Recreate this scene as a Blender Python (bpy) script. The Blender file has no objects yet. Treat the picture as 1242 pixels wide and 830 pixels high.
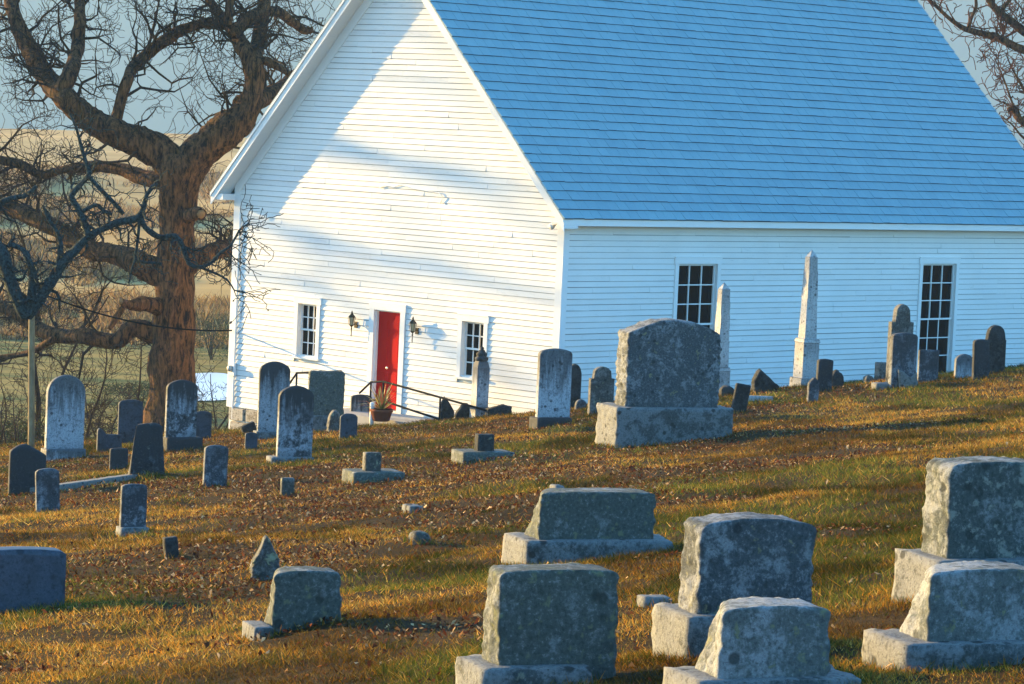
import bpy, bmesh, math, random
import numpy as np
from mathutils import Vector, noise as mnoise
R_ = math.radians
random.seed(7)
rng = np.random.default_rng(11)
sc = bpy.context.scene
COL = sc.collection

# ------------------------------------------------------------------ camera model
FPX, HZ, ROLL = 3800.0, 150.0, R_(2.6)
PITCH = math.atan((415 - HZ) / FPX)
CAMZ = 0.0
Fv = Vector((0, math.cos(PITCH), -math.sin(PITCH)))
R0 = Vector((1, 0, 0)); U0 = Vector((0, math.sin(PITCH), math.cos(PITCH)))
Uv = U0 * math.cos(ROLL) - R0 * math.sin(ROLL)
Rv = R0 * math.cos(ROLL) + U0 * math.sin(ROLL)

def ray(px, py):
    return Fv + Rv * ((px - 621) / FPX) + Uv * ((415 - py) / FPX)

def at(px, py, D):
    d = ray(px, py)
    return d * (D / d.y)

# ------------------------------------------------------------------ terrain
def sstep(a, b, t):
    t = np.clip((t - a) / (b - a), 0, 1)
    return t * t * (3 - 2 * t)

def hash2(ix, iy, seed=0):
    h = (ix.astype(np.int64) * 374761393 + iy.astype(np.int64) * 668265263 + seed * 982451653) & 0x7fffffff
    h = ((h ^ (h >> 13)) * 1274126177) & 0x7fffffff
    h = h ^ (h >> 16)
    return (h & 0xffff) / 65535.0

def vnoise(x, y, seed=0):
    x = np.asarray(x, float); y = np.asarray(y, float)
    ix = np.floor(x); iy = np.floor(y); fx = x - ix; fy = y - iy
    fx = fx * fx * (3 - 2 * fx); fy = fy * fy * (3 - 2 * fy)
    a = hash2(ix, iy, seed); b = hash2(ix + 1, iy, seed); c = hash2(ix, iy + 1, seed); d = hash2(ix + 1, iy + 1, seed)
    return (a * (1 - fx) + b * fx) * (1 - fy) + (c * (1 - fx) + d * fx) * fy

def fbm(x, y, seed=0, oct=4):
    s = 0; a = .5; t = 0
    for o in range(oct):
        s = s + a * vnoise(x * 2 ** o, y * 2 ** o, seed + o * 7); t += a; a *= .5
    return s / t

VY = [-100, 60, 95, 165, 230, 300, 400, 500, 560, 800, 4000]
VZ = [-9, -9, -12.6, -12.6, -11.0, -9.2, -6.7, -4.6, -5.6, -25, -25]
def G(x, y):
    x = np.asarray(x, float); y = np.asarray(y, float)
    xs = 45 * np.tanh(x / 45)
    near = -1.7 + .125 * xs - .0685 * y
    near = near + (fbm(x / 3.1, y / 3.1, 3, 3) - .5) * .16 * (1 - sstep(60, 70, y)) + (fbm(x / .9, y / .9, 5, 2) - .5) * .15 * (1 - sstep(66, 72, y))
    near = near + .25 * np.exp(-((y - 60.5) / 6.5) ** 2) * sstep(-.5, 2.5, x)
    yc = 75.5 + 24 * sstep(-7, 5, x)
    t = sstep(yc, yc + 20, y)
    val = np.interp(y, VY, VZ) + (fbm(x / 38, y / 38, 9, 3) - .5) * 2.6 * sstep(165, 230, y) + (fbm(x / 6, y / 6, 12, 3) - .5) * .5 * sstep(165, 190, y)
    return near * (1 - t) + val * t

def Gf(x, y): return float(G(x, y))

def hit(px, py):
    d = ray(px, py)
    t = 5.0; prev = 5.0
    while t < 400:
        if d.z * t < Gf(d.x * t, d.y * t): break
        prev = t; t += .25
    lo, hi = prev, t
    for _ in range(30):
        m = (lo + hi) / 2
        if d.z * m < Gf(d.x * m, d.y * m): hi = m
        else: lo = m
    return d * hi

# ------------------------------------------------------------------ object helpers
def new_mesh(name, verts, faces, mats=(), parent=None, smooth=False, midx=None, loc=None, loose_tris=None):
    me = bpy.data.meshes.new(name)
    me.from_pydata([tuple(v) for v in verts], [], faces)
    for m in (mats if isinstance(mats, (list, tuple)) else [mats]): me.materials.append(m)
    if midx is not None: me.polygons.foreach_set('material_index', midx)
    if smooth: me.polygons.foreach_set('use_smooth', [True] * len(me.polygons))
    me.update()
    o = bpy.data.objects.new(name, me); COL.objects.link(o)
    if parent: o.parent = parent
    if loc is not None: o.location = loc
    return o

def tag(o, label=None, cat=None, group=None, kind=None):
    if label: o['label'] = label
    if cat: o['category'] = cat
    if group: o['group'] = group
    if kind: o['kind'] = kind
    return o

def thing(name, loc, label, cat, group=None, rz=0):
    o = bpy.data.objects.new(name, None); COL.objects.link(o)
    o.location = loc; o.rotation_euler = (0, 0, rz); o.empty_display_size = .2
    return tag(o, label, cat, group)

class MB:
    def __init__(s): s.v = []; s.f = []; s.m = []
    def quad(s, a, b, c, d, m=0):
        n = len(s.v); s.v += [a, b, c, d]; s.f.append((n, n + 1, n + 2, n + 3)); s.m.append(m)
    def poly(s, pts, m=0):
        n = len(s.v); s.v += list(pts); s.f.append(tuple(range(n, n + len(pts)))); s.m.append(m)
    def hexa(s, p, m=0):       # p: 8 points, bottom 4 then top 4
        n = len(s.v); s.v += list(p)
        for f in ((0, 3, 2, 1), (4, 5, 6, 7), (0, 1, 5, 4), (1, 2, 6, 5), (2, 3, 7, 6), (3, 0, 4, 7)):
            s.f.append(tuple(n + i for i in f)); s.m.append(m)
    def box(s, fr, u0, u1, n0, n1, v0, v1, m=0):
        s.hexa([fr(u0, n0, v0), fr(u1, n0, v0), fr(u1, n1, v0), fr(u0, n1, v0),
                fr(u0, n0, v1), fr(u1, n0, v1), fr(u1, n1, v1), fr(u0, n1, v1)], m)
    def tube(s, pts, rad, sides=8, m=0, cap=True):
        pts = [Vector(p) for p in pts]
        if not isinstance(rad, (list, tuple)): rad = [rad] * len(pts)
        n0 = len(s.v); ref = None
        for i, p in enumerate(pts):
            t = (pts[min(i + 1, len(pts) - 1)] - pts[max(i - 1, 0)])
            if t.length < 1e-9: t = Vector((0, 0, 1))
            t.normalize()
            if ref is None:
                ref = t.cross(Vector((.31, .77, .55)));
                if ref.length < .1: ref = t.cross(Vector((1, 0, 0)))
            ref = (ref - t * ref.dot(t)); ref.normalize()
            b = t.cross(ref)
            for k in range(sides):
                a = 2 * math.pi * k / sides
                s.v.append(p + (ref * math.cos(a) + b * math.sin(a)) * rad[i])
        for i in range(len(pts) - 1):
            for k in range(sides):
                a = n0 + i * sides + k; b_ = n0 + i * sides + (k + 1) % sides
                s.f.append((a, b_, b_ + sides, a + sides)); s.m.append(m)
        if cap:
            s.f.append(tuple(n0 + k for k in reversed(range(sides)))); s.m.append(m)
            e = n0 + (len(pts) - 1) * sides
            s.f.append(tuple(e + k for k in range(sides))); s.m.append(m)
    def lathe(s, c, prof, sides=16, m=0, ax=None):
        s.tube([Vector(c) + Vector((0, 0, z)) for r, z in prof], [max(r, 1e-4) for r, z in prof], sides, m)
    def build(s, name, mats, parent=None, smooth=False, loc=None, fix=True):
        o = new_mesh(name, s.v, s.f, mats, parent, smooth, s.m, loc)
        if fix:
            bm = bmesh.new(); bm.from_mesh(o.data)
            bmesh.ops.recalc_face_normals(bm, faces=bm.faces); bm.to_mesh(o.data); bm.free()
        return o

# ------------------------------------------------------------------ materials
class NT:
    def __init__(s, name):
        s.mat = bpy.data.materials.new(name); s.mat.use_nodes = True
        s.t = s.mat.node_tree; s.n = s.t.nodes; s.l = s.t.links
        s.b = s.n['Principled BSDF']
    def add(s, ty, **kw):
        n = s.n.new(ty)
        for k, v in kw.items():
            if hasattr(n, k) and k not in ('Scale', 'Detail', 'Roughness'): setattr(n, k, v)
            else: n.inputs[k].default_value = v
        return n
    def link(s, a, b): s.l.new(a, b)
    def coord(s, kind='Object', scale=(1, 1, 1)):
        tc = s.n.new('ShaderNodeTexCoord'); mp = s.n.new('ShaderNodeMapping')
        mp.inputs['Scale'].default_value = scale
        s.link(tc.outputs[kind], mp.inputs['Vector']); return mp.outputs['Vector']
    def geo(s, scale=(1, 1, 1)):
        g = s.n.new('ShaderNodeNewGeometry'); mp = s.n.new('ShaderNodeMapping')
        mp.inputs['Scale'].default_value = scale
        s.link(g.outputs['Position'], mp.inputs['Vector']); return mp.outputs['Vector']
    def noise(s, vec, scale, detail=5, rough=.55, dist=0):
        n = s.n.new('ShaderNodeTexNoise'); n.inputs['Scale'].default_value = scale
        n.inputs['Detail'].default_value = detail; n.inputs['Roughness'].default_value = rough
        n.inputs['Distortion'].default_value = dist
        s.link(vec, n.inputs['Vector']); return n.outputs['Fac']
    def ramp(s, fac, stops):
        r = s.n.new('ShaderNodeValToRGB'); e = r.color_ramp.elements
        while len(e) < len(stops): e.new(.5)
        for i, (p, c) in enumerate(stops):
            e[i].position = p; e[i].color = (c, c, c, 1) if isinstance(c, (int, float)) else (*c, 1)
        s.link(fac, r.inputs['Fac']); return r.outputs['Color']
    def mix(s, fac, a, b, mode='MIX'):
        m = s.n.new('ShaderNodeMix'); m.data_type = 'RGBA'; m.blend_type = mode
        for sock, v in ((m.inputs[0], fac), (m.inputs[6], a), (m.inputs[7], b)):
            if isinstance(v, (int, float)): sock.default_value = v if sock.type == 'VALUE' else (v, v, v, 1)
            elif isinstance(v, tuple): sock.default_value = (*v, 1)
            else: s.link(v, sock)
        return m.outputs[2]
    def math(s, op, a, b=0.0):
        m = s.n.new('ShaderNodeMath'); m.operation = op
        for i, v in enumerate((a, b)):
            if isinstance(v, (int, float)): m.inputs[i].default_value = v
            else: s.link(v, m.inputs[i])
        return m.outputs[0]
    def bump(s, h, strength=.3, dist=.01):
        b = s.n.new('ShaderNodeBump'); b.inputs['Strength'].default_value = strength
        b.inputs['Distance'].default_value = dist
        s.link(h, b.inputs['Height']); s.link(b.outputs['Normal'], s.b.inputs['Normal'])
    def color(s, c):
        if isinstance(c, tuple): s.b.inputs['Base Color'].default_value = (*c, 1)
        else: s.link(c, s.b.inputs['Base Color'])
    def set(s, rough=None, metal=None, spec=None):
        if rough is not None: s.b.inputs['Roughness'].default_value = rough
        if metal is not None: s.b.inputs['Metallic'].default_value = metal
        if spec is not None: s.b.inputs['Specular IOR Level'].default_value = spec

def plain(name, c, rough=.6, metal=0, spec=.4, var=.12, scale=9):
    t = NT(name); f = t.noise(t.geo(), scale, 5)
    t.color(t.mix(f, tuple(x * (1 - var) for x in c), tuple(min(1, x * (1 + var)) for x in c)))
    t.set(rough, metal, spec); return t.mat

def m_white(name, c=(.80, .785, .745), dirt=.5):
    t = NT(name); g = t.geo()
    f = t.noise(g, .9, 6); f2 = t.noise(t.geo((1, 1, 7)), 3.5, 6, .65)
    col = t.mix(t.ramp(f, [(.3, 0.), (.75, 1.)]), tuple(x * .93 for x in c), c)
    col = t.mix(t.ramp(f2, [(.56, 0.), (.75, dirt)]), col, tuple(x * .72 for x in c))
    spk = t.noise(g, 23, 3, .7)
    col = t.mix(t.ramp(spk, [(.68, 0.), (.74, dirt * .7)]), col, (.42, .38, .32))
    t.color(col); t.set(.62, 0, .25); t.bump(t.noise(g, 30, 4), .15, .004); return t.mat

def m_roof():
    t = NT('roof_shingle_paint'); g = t.geo()
    f = t.noise(g, 1.3, 6); f2 = t.noise(t.geo((1, 1, .2)), 9, 6, .7)
    col = t.mix(f, (.16, .32, .375), (.235, .405, .45))
    col = t.mix(t.ramp(f2, [(.5, 0.), (.8, .5)]), col, (.24, .42, .47))
    a = t.n.new('ShaderNodeAttribute'); a.attribute_name = 'tone'
    col = t.mix(t.math('MULTIPLY', a.outputs['Fac'], .22), col, (.09, .18, .25))
    t.color(col); t.set(.5, 0, .35); t.bump(t.noise(g, 40, 4), .1, .004); return t.mat

def m_bark(name, c1, c2, lichen=None, lam=.45, sc_=1.0):
    t = NT(name); g = t.geo((1, 1, .25)); g2 = t.geo()
    f = t.noise(g, 11 * sc_, 10, .74, .5); f2 = t.noise(g2, 2.2, 5)
    col = t.mix(t.ramp(f, [(.41, 0.), (.60, 1.)]), c1, c2)
    col = t.mix(t.math('MULTIPLY', f2, .4), col, tuple(x * .5 for x in c1))
    if lichen:
        lf = t.noise(g2, 22, 8, .75)
        col = t.mix(t.ramp(lf, [(lam - .04, 0.), (lam + .2, .85)]), col, lichen)
    t.color(col); t.set(.9, 0, .15); t.bump(f, 1.0, .09); return t.mat

def m_stone(name, base, dark, dark_lo=.45, lichen=(.35, .36, .2), lich=.62, top_stain=0., foot_stain=0., rough=.8, fine=75, bump=.85, blotch=7.0, face_shade=.04):
    t = NT(name); ob = t.n.new('ShaderNodeObjectInfo')
    add = t.n.new('ShaderNodeVectorMath'); add.operation = 'ADD'
    sclr = t.n.new('ShaderNodeVectorMath'); sclr.operation = 'SCALE'
    comb = t.n.new('ShaderNodeCombineXYZ')
    t.link(ob.outputs['Random'], comb.inputs[0]); t.link(ob.outputs['Random'], comb.inputs[2])
    t.link(comb.outputs[0], sclr.inputs[0]); sclr.inputs['Scale'].default_value = 37.0
    tc = t.n.new('ShaderNodeTexCoord'); t.link(tc.outputs['Object'], add.inputs[0]); t.link(sclr.outputs[0], add.inputs[1])
    v = add.outputs[0]
    def scaled(s3):
        mp = t.n.new('ShaderNodeMapping'); mp.inputs['Scale'].default_value = s3; t.link(v, mp.inputs['Vector']); return mp.outputs[0]
    fn = t.noise(v, fine, 4, .7)
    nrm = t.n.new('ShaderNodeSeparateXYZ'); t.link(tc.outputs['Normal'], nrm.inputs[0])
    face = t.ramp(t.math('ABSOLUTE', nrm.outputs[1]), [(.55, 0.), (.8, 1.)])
    col = t.mix(t.ramp(fn, [(.35, 0.), (.65, 1.)]), tuple(x * .78 for x in base), tuple(min(1, x * 1.18) for x in base))
    bl = t.math('ADD', t.math('ADD', t.math('MULTIPLY', t.noise(v, blotch * 1.7, 12, .74, .3), .5), t.math('MULTIPLY', t.noise(v, blotch * .5, 7, .62, .7), .5)), t.math('MULTIPLY', face, face_shade))
    col = t.mix(t.math('MULTIPLY', face, min(1.0, face_shade * 5)), col, tuple(x * k for x, k in zip(base, (.46, .52, .58))))  # broad front and back faces darkened, painting in their shade
    col = t.mix(t.ramp(bl, [(dark_lo + .01, 0.), (dark_lo + .085, .92)]), col, dark)
    sp = t.noise(v, blotch * 5.5, 8, .75)
    col = t.mix(t.ramp(sp, [(.52, 0.), (.60, .6)]), col, tuple(x * .42 for x in dark))
    col = t.mix(t.ramp(sp, [(.36, .6), (.45, 0.)]), col, tuple(min(1, x * 1.15) for x in base))
    big = t.noise(v, 2.2, 4, .6)
    vo = t.n.new('ShaderNodeTexVoronoi'); vo.inputs['Scale'].default_value = 8.5; t.link(v, vo.inputs['Vector'])
    dots = t.math('MULTIPLY', t.ramp(vo.outputs['Distance'], [(.20, 1.), (.30, 0.)]), t.ramp(big, [(.47, 0.), (.55, .9)]))
    col = t.mix(dots, col, tuple(x * .45 for x in dark))
    li = t.noise(v, blotch * 1.7, 8, .62, .2)
    col = t.mix(t.ramp(li, [(lich - .04, 0.), (lich + .03, .8)]), col, lichen)
    if top_stain or foot_stain:
        gz = t.n.new('ShaderNodeSeparateXYZ'); t.link(tc.outputs['Generated'], gz.inputs[0])
        st = t.noise(scaled((14, 14, 1.5)), 1.0, 6, .7)
        if top_stain:
            a = t.math('ADD', gz.outputs[2], t.math('MULTIPLY', t.math('SUBTRACT', st, .5), 1.5))
            col = t.mix(t.ramp(a, [(.36, 0.), (.82, top_stain)]), col, (.028, .028, .03))
        if foot_stain:
            a = t.math('ADD', gz.outputs[2], t.math('MULTIPLY', t.math('SUBTRACT', bl, .5), .7))
            col = t.mix(t.ramp(a, [(.02, foot_stain), (.2, 0.)]), col, (.03, .028, .026))
    t.color(col); t.set(rough, 0, .3)
    t.bump(t.math('ADD', bl, t.math('MULTIPLY', fn, .5)), bump, .02); return t.mat

M = {}
M['siding'] = m_white('white_clapboard_paint')
M['siding_b'] = m_white('white_clapboard_worn', (.78, .765, .725), .7); M['siding_c'] = m_white('white_clapboard_chalky', (.74, .73, .705), .9)
M['lap_shade'] = plain('clapboard_lap_shade', (.30, .29, .27), .9, 0, .1, .35, 3)  # shade line under each board's lip, painted as a dark strip
M['trim'] = m_white('white_trim_paint', (.82, .81, .78), .25)
M['soffit'] = m_white('white_soffit_paint', (.78, .77, .74), .3)
M['roof'] = m_roof()
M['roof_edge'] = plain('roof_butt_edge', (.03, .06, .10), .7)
M['red'] = plain('red_door_paint', (.48, .006, .003), .6, 0, .03, .12, 3)
M['glass'] = plain('dark_window_glass', (.004, .004, .005), .12, 0, .12, .1)
M['iron'] = plain('black_iron', (.008, .008, .009), .7, 0, .08)
M['brass'] = plain('dark_brass', (.05, .035, .018), .45, .6)
M['lampglass'] = plain('amber_lamp_glass', (.45, .36, .2), .2, 0, .5)
M['knob'] = plain('bright_knob', (.8, .72, .55), .25, .8)
M['meter'] = plain('meter_grey', (.42, .41, .38), .5, .2)
M['concrete'] = plain('concrete', (.42, .40, .37), .85, 0, .2, .25, 6)
M['pot'] = plain('terracotta', (.20, .06, .03), .8, 0, .2, .3, 12)
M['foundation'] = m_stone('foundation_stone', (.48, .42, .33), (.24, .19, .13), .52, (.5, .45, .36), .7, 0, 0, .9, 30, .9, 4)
M['bark'] = m_bark('oak_bark', (.010, .006, .004), (.25, .118, .048), (.05, .062, .06), .60)
M['twig'] = m_bark('oak_twig', (.025, .018, .013), (.10, .066, .042), None, .5, 2)
M['lichen_bark'] = m_bark('lichen_bark', (.012, .013, .014), (.03, .03, .028), (.075, .125, .13), .44, 2)
M['scrub'] = m_bark('scrub_bark', (.02, .011, .007), (.075, .04, .02), None, .5, 2)
M['cutwood'] = plain('broken_wood', (.24, .14, .06), .9, 0, .2, .3, 14)
M['pole'] = m_bark('pole_wood', (.26, .19, .10), (.44, .33, .18), None, .5, 1)
M['rubber'] = plain('black_cable', (.006, .006, .006), .9, 0, .05)

GR, GL = (.40, .40, .38), (.07, .078, .062)
FINE = 1
M['granite_a'] = m_stone('granite_mossy', (.235, .245, .235), (.062, .074, .062), .42, (.16, .17, .09), .62, 0, .5, face_shade=.055)
M['granite_b'] = m_stone('granite_grey', (.245, .255, .26), (.05, .06, .064), .46, (.22, .21, .11), .66, 0, .4, face_shade=.055)
M['granite_c'] = m_stone('granite_pale', (.29, .30, .295), (.095, .108, .10), .47, (.20, .20, .10), .66, 0, .5, face_shade=.055)
M['granite_d'] = m_stone('granite_speckled', (.245, .255, .25), (.055, .068, .06), .44, (.25, .26, .22), .60, 0, .4, face_shade=.055)
M['granite_base'] = m_stone('granite_base', (.20, .205, .20), (.055, .06, .056), .54, (.2, .2, .14), .70, 0, .55, face_shade=.07)
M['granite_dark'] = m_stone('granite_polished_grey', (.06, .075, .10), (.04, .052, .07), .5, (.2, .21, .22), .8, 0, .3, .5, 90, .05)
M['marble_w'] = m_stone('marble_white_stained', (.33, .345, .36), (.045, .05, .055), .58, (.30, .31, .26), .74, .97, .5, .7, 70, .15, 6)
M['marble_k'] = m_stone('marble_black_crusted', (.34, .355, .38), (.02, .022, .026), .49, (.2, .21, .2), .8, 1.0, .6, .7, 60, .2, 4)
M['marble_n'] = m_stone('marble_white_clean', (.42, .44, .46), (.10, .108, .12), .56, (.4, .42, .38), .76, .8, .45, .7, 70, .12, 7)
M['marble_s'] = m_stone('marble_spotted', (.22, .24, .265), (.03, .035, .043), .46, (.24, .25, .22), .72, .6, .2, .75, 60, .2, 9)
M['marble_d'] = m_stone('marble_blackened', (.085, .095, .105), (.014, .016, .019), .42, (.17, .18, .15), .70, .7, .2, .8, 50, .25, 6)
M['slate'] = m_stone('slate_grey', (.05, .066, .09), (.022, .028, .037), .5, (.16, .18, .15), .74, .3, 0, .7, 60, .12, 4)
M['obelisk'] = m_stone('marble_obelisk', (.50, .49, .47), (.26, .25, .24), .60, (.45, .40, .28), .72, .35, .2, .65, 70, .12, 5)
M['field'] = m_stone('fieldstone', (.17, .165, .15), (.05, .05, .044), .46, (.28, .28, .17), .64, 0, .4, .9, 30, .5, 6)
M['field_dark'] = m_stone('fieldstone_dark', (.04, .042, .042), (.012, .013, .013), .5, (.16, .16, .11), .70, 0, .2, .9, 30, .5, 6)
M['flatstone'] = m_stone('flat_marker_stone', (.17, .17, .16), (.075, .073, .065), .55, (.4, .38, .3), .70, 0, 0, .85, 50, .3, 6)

# ------------------------------------------------------------------ church
AW = R_(44); DC = 67.0
dF = Vector((-math.cos(AW), math.sin(AW), 0)); dS = Vector((math.sin(AW), math.cos(AW), 0))
CW = at(685, 268, DC)                       # top of the corner post (wall height zero)
WID, LEN = 10.72, 18.2
PITCH_R = 1.05
OV, EV = .45, .40
def front_uv(px, py, n=0.0):
    d = ray(px, py); o = CW - dS * n
    P = d * (o.dot(dS) / d.dot(dS)); q = P - CW
    return q.dot(dF), q.z, P
def side_uv(px, py, n=0.0):
    d = ray(px, py); o = CW - dF * n
    P = d * (o.dot(dF) / d.dot(dF)); q = P - CW
    return q.dot(dS), q.z, P
ZB = -6.9                                   # bottom of walls, below the ground
def FR(u, n, v): return dF * u - dS * n + Vector((0, 0, v))      # front wall frame, n outwards
def SR(u, n, v): return dS * u - dF * n + Vector((0, 0, v))      # side wall frame

church = thing('church', CW, 'white clapboard country church with steep pale blue roof and red front door', 'church')
VR = .09 - EV * 0                           # roof top at the outer eave
def roof_v(u):                              # top of the roof above wall coordinate u (front width)
    h = min(u + EV, WID + EV - u)
    return .09 + PITCH_R * h
RT = .20                                    # vertical roof thickness at the rake

# openings in the front wall (u0,u1,v0,v1) from the photograph
def rect_front(x0, y0, x1, y1):
    a = front_uv(x0, y0); b = front_uv(x1, y1)
    return min(a[0], b[0]), max(a[0], b[0]), min(a[1], b[1]), max(a[1], b[1])
def mean_rect(f, tl, tr, bl, br):
    a, b, c, d = f(*tl), f(*tr), f(*bl), f(*br)
    us = sorted([(a[0] + c[0]) / 2, (b[0] + d[0]) / 2])
    return us[0], us[1], (c[1] + d[1]) / 2, (a[1] + b[1]) / 2
win_l = mean_rect(front_uv, (361.5, 367.5), (385, 370.5), (362, 431), (384, 433))
win_r = mean_rect(front_uv, (561, 385.5), (588.5, 388.5), (560, 452.5), (586, 454))
door_r = mean_rect(front_uv, (454.5, 375.5), (486.5, 378.5), (451.5, 496), (483.5, 499))
win_s1 = mean_rect(side_uv, (820.5, 319), (868, 320), (817, 455), (864, 455))
win_s2 = mean_rect(side_uv, (1117, 320.5), (1157.5, 321), (1112, 458), (1153, 457))
h1 = win_l[3] - win_l[2]
win_r = (win_r[0], win_r[1], win_l[2], win_l[3])
sv0 = (win_s1[2] + win_s2[2]) / 2; sv1 = (win_s1[3] + win_s2[3]) / 2
win_s1 = (win_s1[0], win_s1[1], sv1 - 2.72, sv1); win_s2 = (win_s2[0], win_s2[1], sv1 - 2.72, sv1)
win_s3 = (win_s2[0] + 8.9 - 6.0, win_s2[0] + 8.9 - 6.0, 0, 0)
SILL_V = front_uv(276, 492)[1]              # bottom of the siding

def siding(fr, u_lo, u_hi, v_lo, v_hi, exposure, holes, name, top=None, seed=1):
    rd = random.Random(seed); mb = MB()
    nrow = int((v_hi - v_lo) / exposure) + 1
    for r in range(nrow):
        a = v_lo + r * exposure; b = min(a + exposure + .004, v_hi)
        if b - a < .02: continue
        spans = [(u_lo, u_hi)]
        if top:                              # gable clipping: keep u where top(u) > v
            lo = u_lo; hi = u_hi
            def lim(v): 
                h = (v - top[0]) / top[1]
                return max(u_lo, h), min(u_hi, WID - h)
            l0, h0 = lim(a); l1, h1_ = lim(b)
            spans = [(l0, h0)]
            if h0 - l0 < .15: continue
        for (x0, x1, y0, y1) in holes:
            if b > y0 + .02 and a < y1 - .02:
                ns = []
                for s0, s1 in spans:
                    if x1 <= s0 or x0 >= s1: ns.append((s0, s1)); continue
                    if x0 > s0: ns.append((s0, x0))
                    if x1 < s1: ns.append((x1, s1))
                spans = ns
        for s0, s1 in spans:
            cuts = [s0]; x = s0 + rd.uniform(.6, 4.2)
            while x < s1 - .5: cuts.append(x); x += rd.uniform(1.6, 4.4)
            cuts.append(s1)
            for i in range(len(cuts) - 1):
                g = .002 if i > 0 else 0; g2 = .002 if i < len(cuts) - 2 else 0
                c0, c1 = cuts[i] + g, cuts[i + 1] - g2
                lip = .021 + rd.uniform(-.005, .009); dv0, dv1 = rd.gauss(0, .0035), rd.gauss(0, .0035)
                t0 = c0; t1 = c1
                if top:
                    if i == 0: t0 = max(c0, l1) if s0 == l0 else c0
                    if i == len(cuts) - 2: t1 = min(c1, h1_) if s1 == h0 else c1
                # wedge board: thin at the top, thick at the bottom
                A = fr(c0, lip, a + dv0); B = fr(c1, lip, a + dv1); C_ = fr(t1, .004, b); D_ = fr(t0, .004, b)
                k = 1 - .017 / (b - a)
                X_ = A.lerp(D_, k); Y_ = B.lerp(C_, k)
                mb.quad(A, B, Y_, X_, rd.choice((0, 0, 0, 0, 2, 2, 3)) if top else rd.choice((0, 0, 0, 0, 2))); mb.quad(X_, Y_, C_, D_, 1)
                E = fr(c0, -.01, a + dv0); F_ = fr(c1, -.01, a + dv1)
                mb.quad(E, F_, B, A)
                mb.poly([E, A, D_]); mb.poly([F_, C_, B])
    return mb.build(name, [M['siding'], M['lap_shade'], M['siding_b'], M['siding_c']], church, fix=False)

CS = .115                                   # casing width
def grow(r, k, kt=None, kb=None):
    return (r[0] - k, r[1] + k, r[2] - (k if kb is None else kb), r[3] + (k if kt is None else kt))
fh = [grow(win_l, CS - .02), grow(win_r, CS - .02), grow(door_r, CS + .04, CS, 3)]
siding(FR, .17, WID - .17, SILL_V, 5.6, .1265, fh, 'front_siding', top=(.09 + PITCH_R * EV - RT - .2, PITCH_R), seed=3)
shol = [grow(win_s1, CS - .02), grow(win_s2, CS - .02)]
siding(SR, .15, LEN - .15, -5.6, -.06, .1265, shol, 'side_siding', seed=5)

# solid wall core behind the boards, with the window and door holes left open: simple closed panels behind
def core(fr, L, holes, name, gable=False):
    mb = MB(); us = sorted({.03, L - .03} | {h[0] for h in holes} | {h[1] for h in holes})
    for i in range(len(us) - 1):
        a, b = us[i], us[i + 1]; m = (a + b) / 2
        cut = [h for h in holes if h[0] <= m <= h[1]]
        v = -7.6
        for h in sorted(cut, key=lambda h: h[2]):
            if h[2] > v: mb.box(fr, a, b, -.16, -.02, v, h[2])
            v = h[3]
        mb.box(fr, a, b, -.16, -.02, v, -.05)
    if gable:
        A = [fr(.03, n, -.05) for n in (-.16, -.02)]; B = [fr(L - .03, n, -.05) for n in (-.16, -.02)]
        T = [fr(L / 2, n, roof_v(L / 2) - RT - .02) for n in (-.16, -.02)]
        mb.poly([A[0], B[0], T[0]]); mb.poly([A[1], B[1], T[1]])
        for p, q in ((A, B), (B, T), (T, A)): mb.quad(p[0], q[0], q[1], p[1])
    return mb.build(name, M['siding'], church)
core(FR, WID, [win_l, win_r, door_r], 'front_wall', True)
core(SR, LEN, [win_s1, win_s2], 'side_wall')
def FB(u, n, v): return FR(u, 0, v) + dS * (LEN + n)
def SL(u, n, v): return SR(u, 0, v) + dF * (WID + n)
core(FB, WID, [], 'rear_wall', True); core(SL, LEN, [], 'far_side_wall')

# corner boards (L shaped posts), frieze, rake boards, fascia
mb = MB(); mb.box(FR, -.026, .17, 0, .028, SILL_V - .6, .30); mb.box(SR, -.0, .15, .0, .026, -6.4, .02); mb.build('corner_board', M['trim'], church)
mb = MB(); mb.box(FR, WID - .19, WID + .026, 0, .03, SILL_V - .02, .28); mb.build('corner_board', M['trim'], church)
def rake(n0, n1, d0, d1, name, mat):        # prism along both rakes, d measured down from the roof top
    objs = []
    for s in (0, 1):
        mb = MB(); us = [-EV, WID / 2] if s == 0 else [WID / 2, WID + EV]
        a, b = us
        mb.hexa([FR(a, n0, roof_v(a) - d1), FR(b, n0, roof_v(b) - d1), FR(b, n1, roof_v(b) - d1), FR(a, n1, roof_v(a) - d1),
                 FR(a, n0, roof_v(a) - d0), FR(b, n0, roof_v(b) - d0), FR(b, n1, roof_v(b) - d0), FR(a, n1, roof_v(a) - d0)])
        objs.append(mb.build(name, mat, church))
    return objs
rake(OV - .035, OV, .03, RT + .10, 'rake_board', M['trim'])
rake(OV + .001, OV + .03, .01, .11, 'rake_molding', M['trim'])
rake(.003, OV - .036, RT, RT + .04, 'soffit', M['soffit'])
def frieze():
    for s in (0, 1):
        mb = MB(); a, b = (.0, WID / 2) if s == 0 else (WID / 2, WID)
        d0, d1 = RT + .041, RT + .36
        mb.hexa([FR(a, .002, roof_v(a) - d1), FR(b, .002, roof_v(b) - d1), FR(b, .034, roof_v(b) - d1), FR(a, .034, roof_v(a) - d1),
                 FR(a, .002, roof_v(a) - d0), FR(b, .002, roof_v(b) - d0), FR(b, .034, roof_v(b) - d0), FR(a, .034, roof_v(a) - d0)])
        mb.build('frieze_board', M['trim'], church)
frieze()
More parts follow.
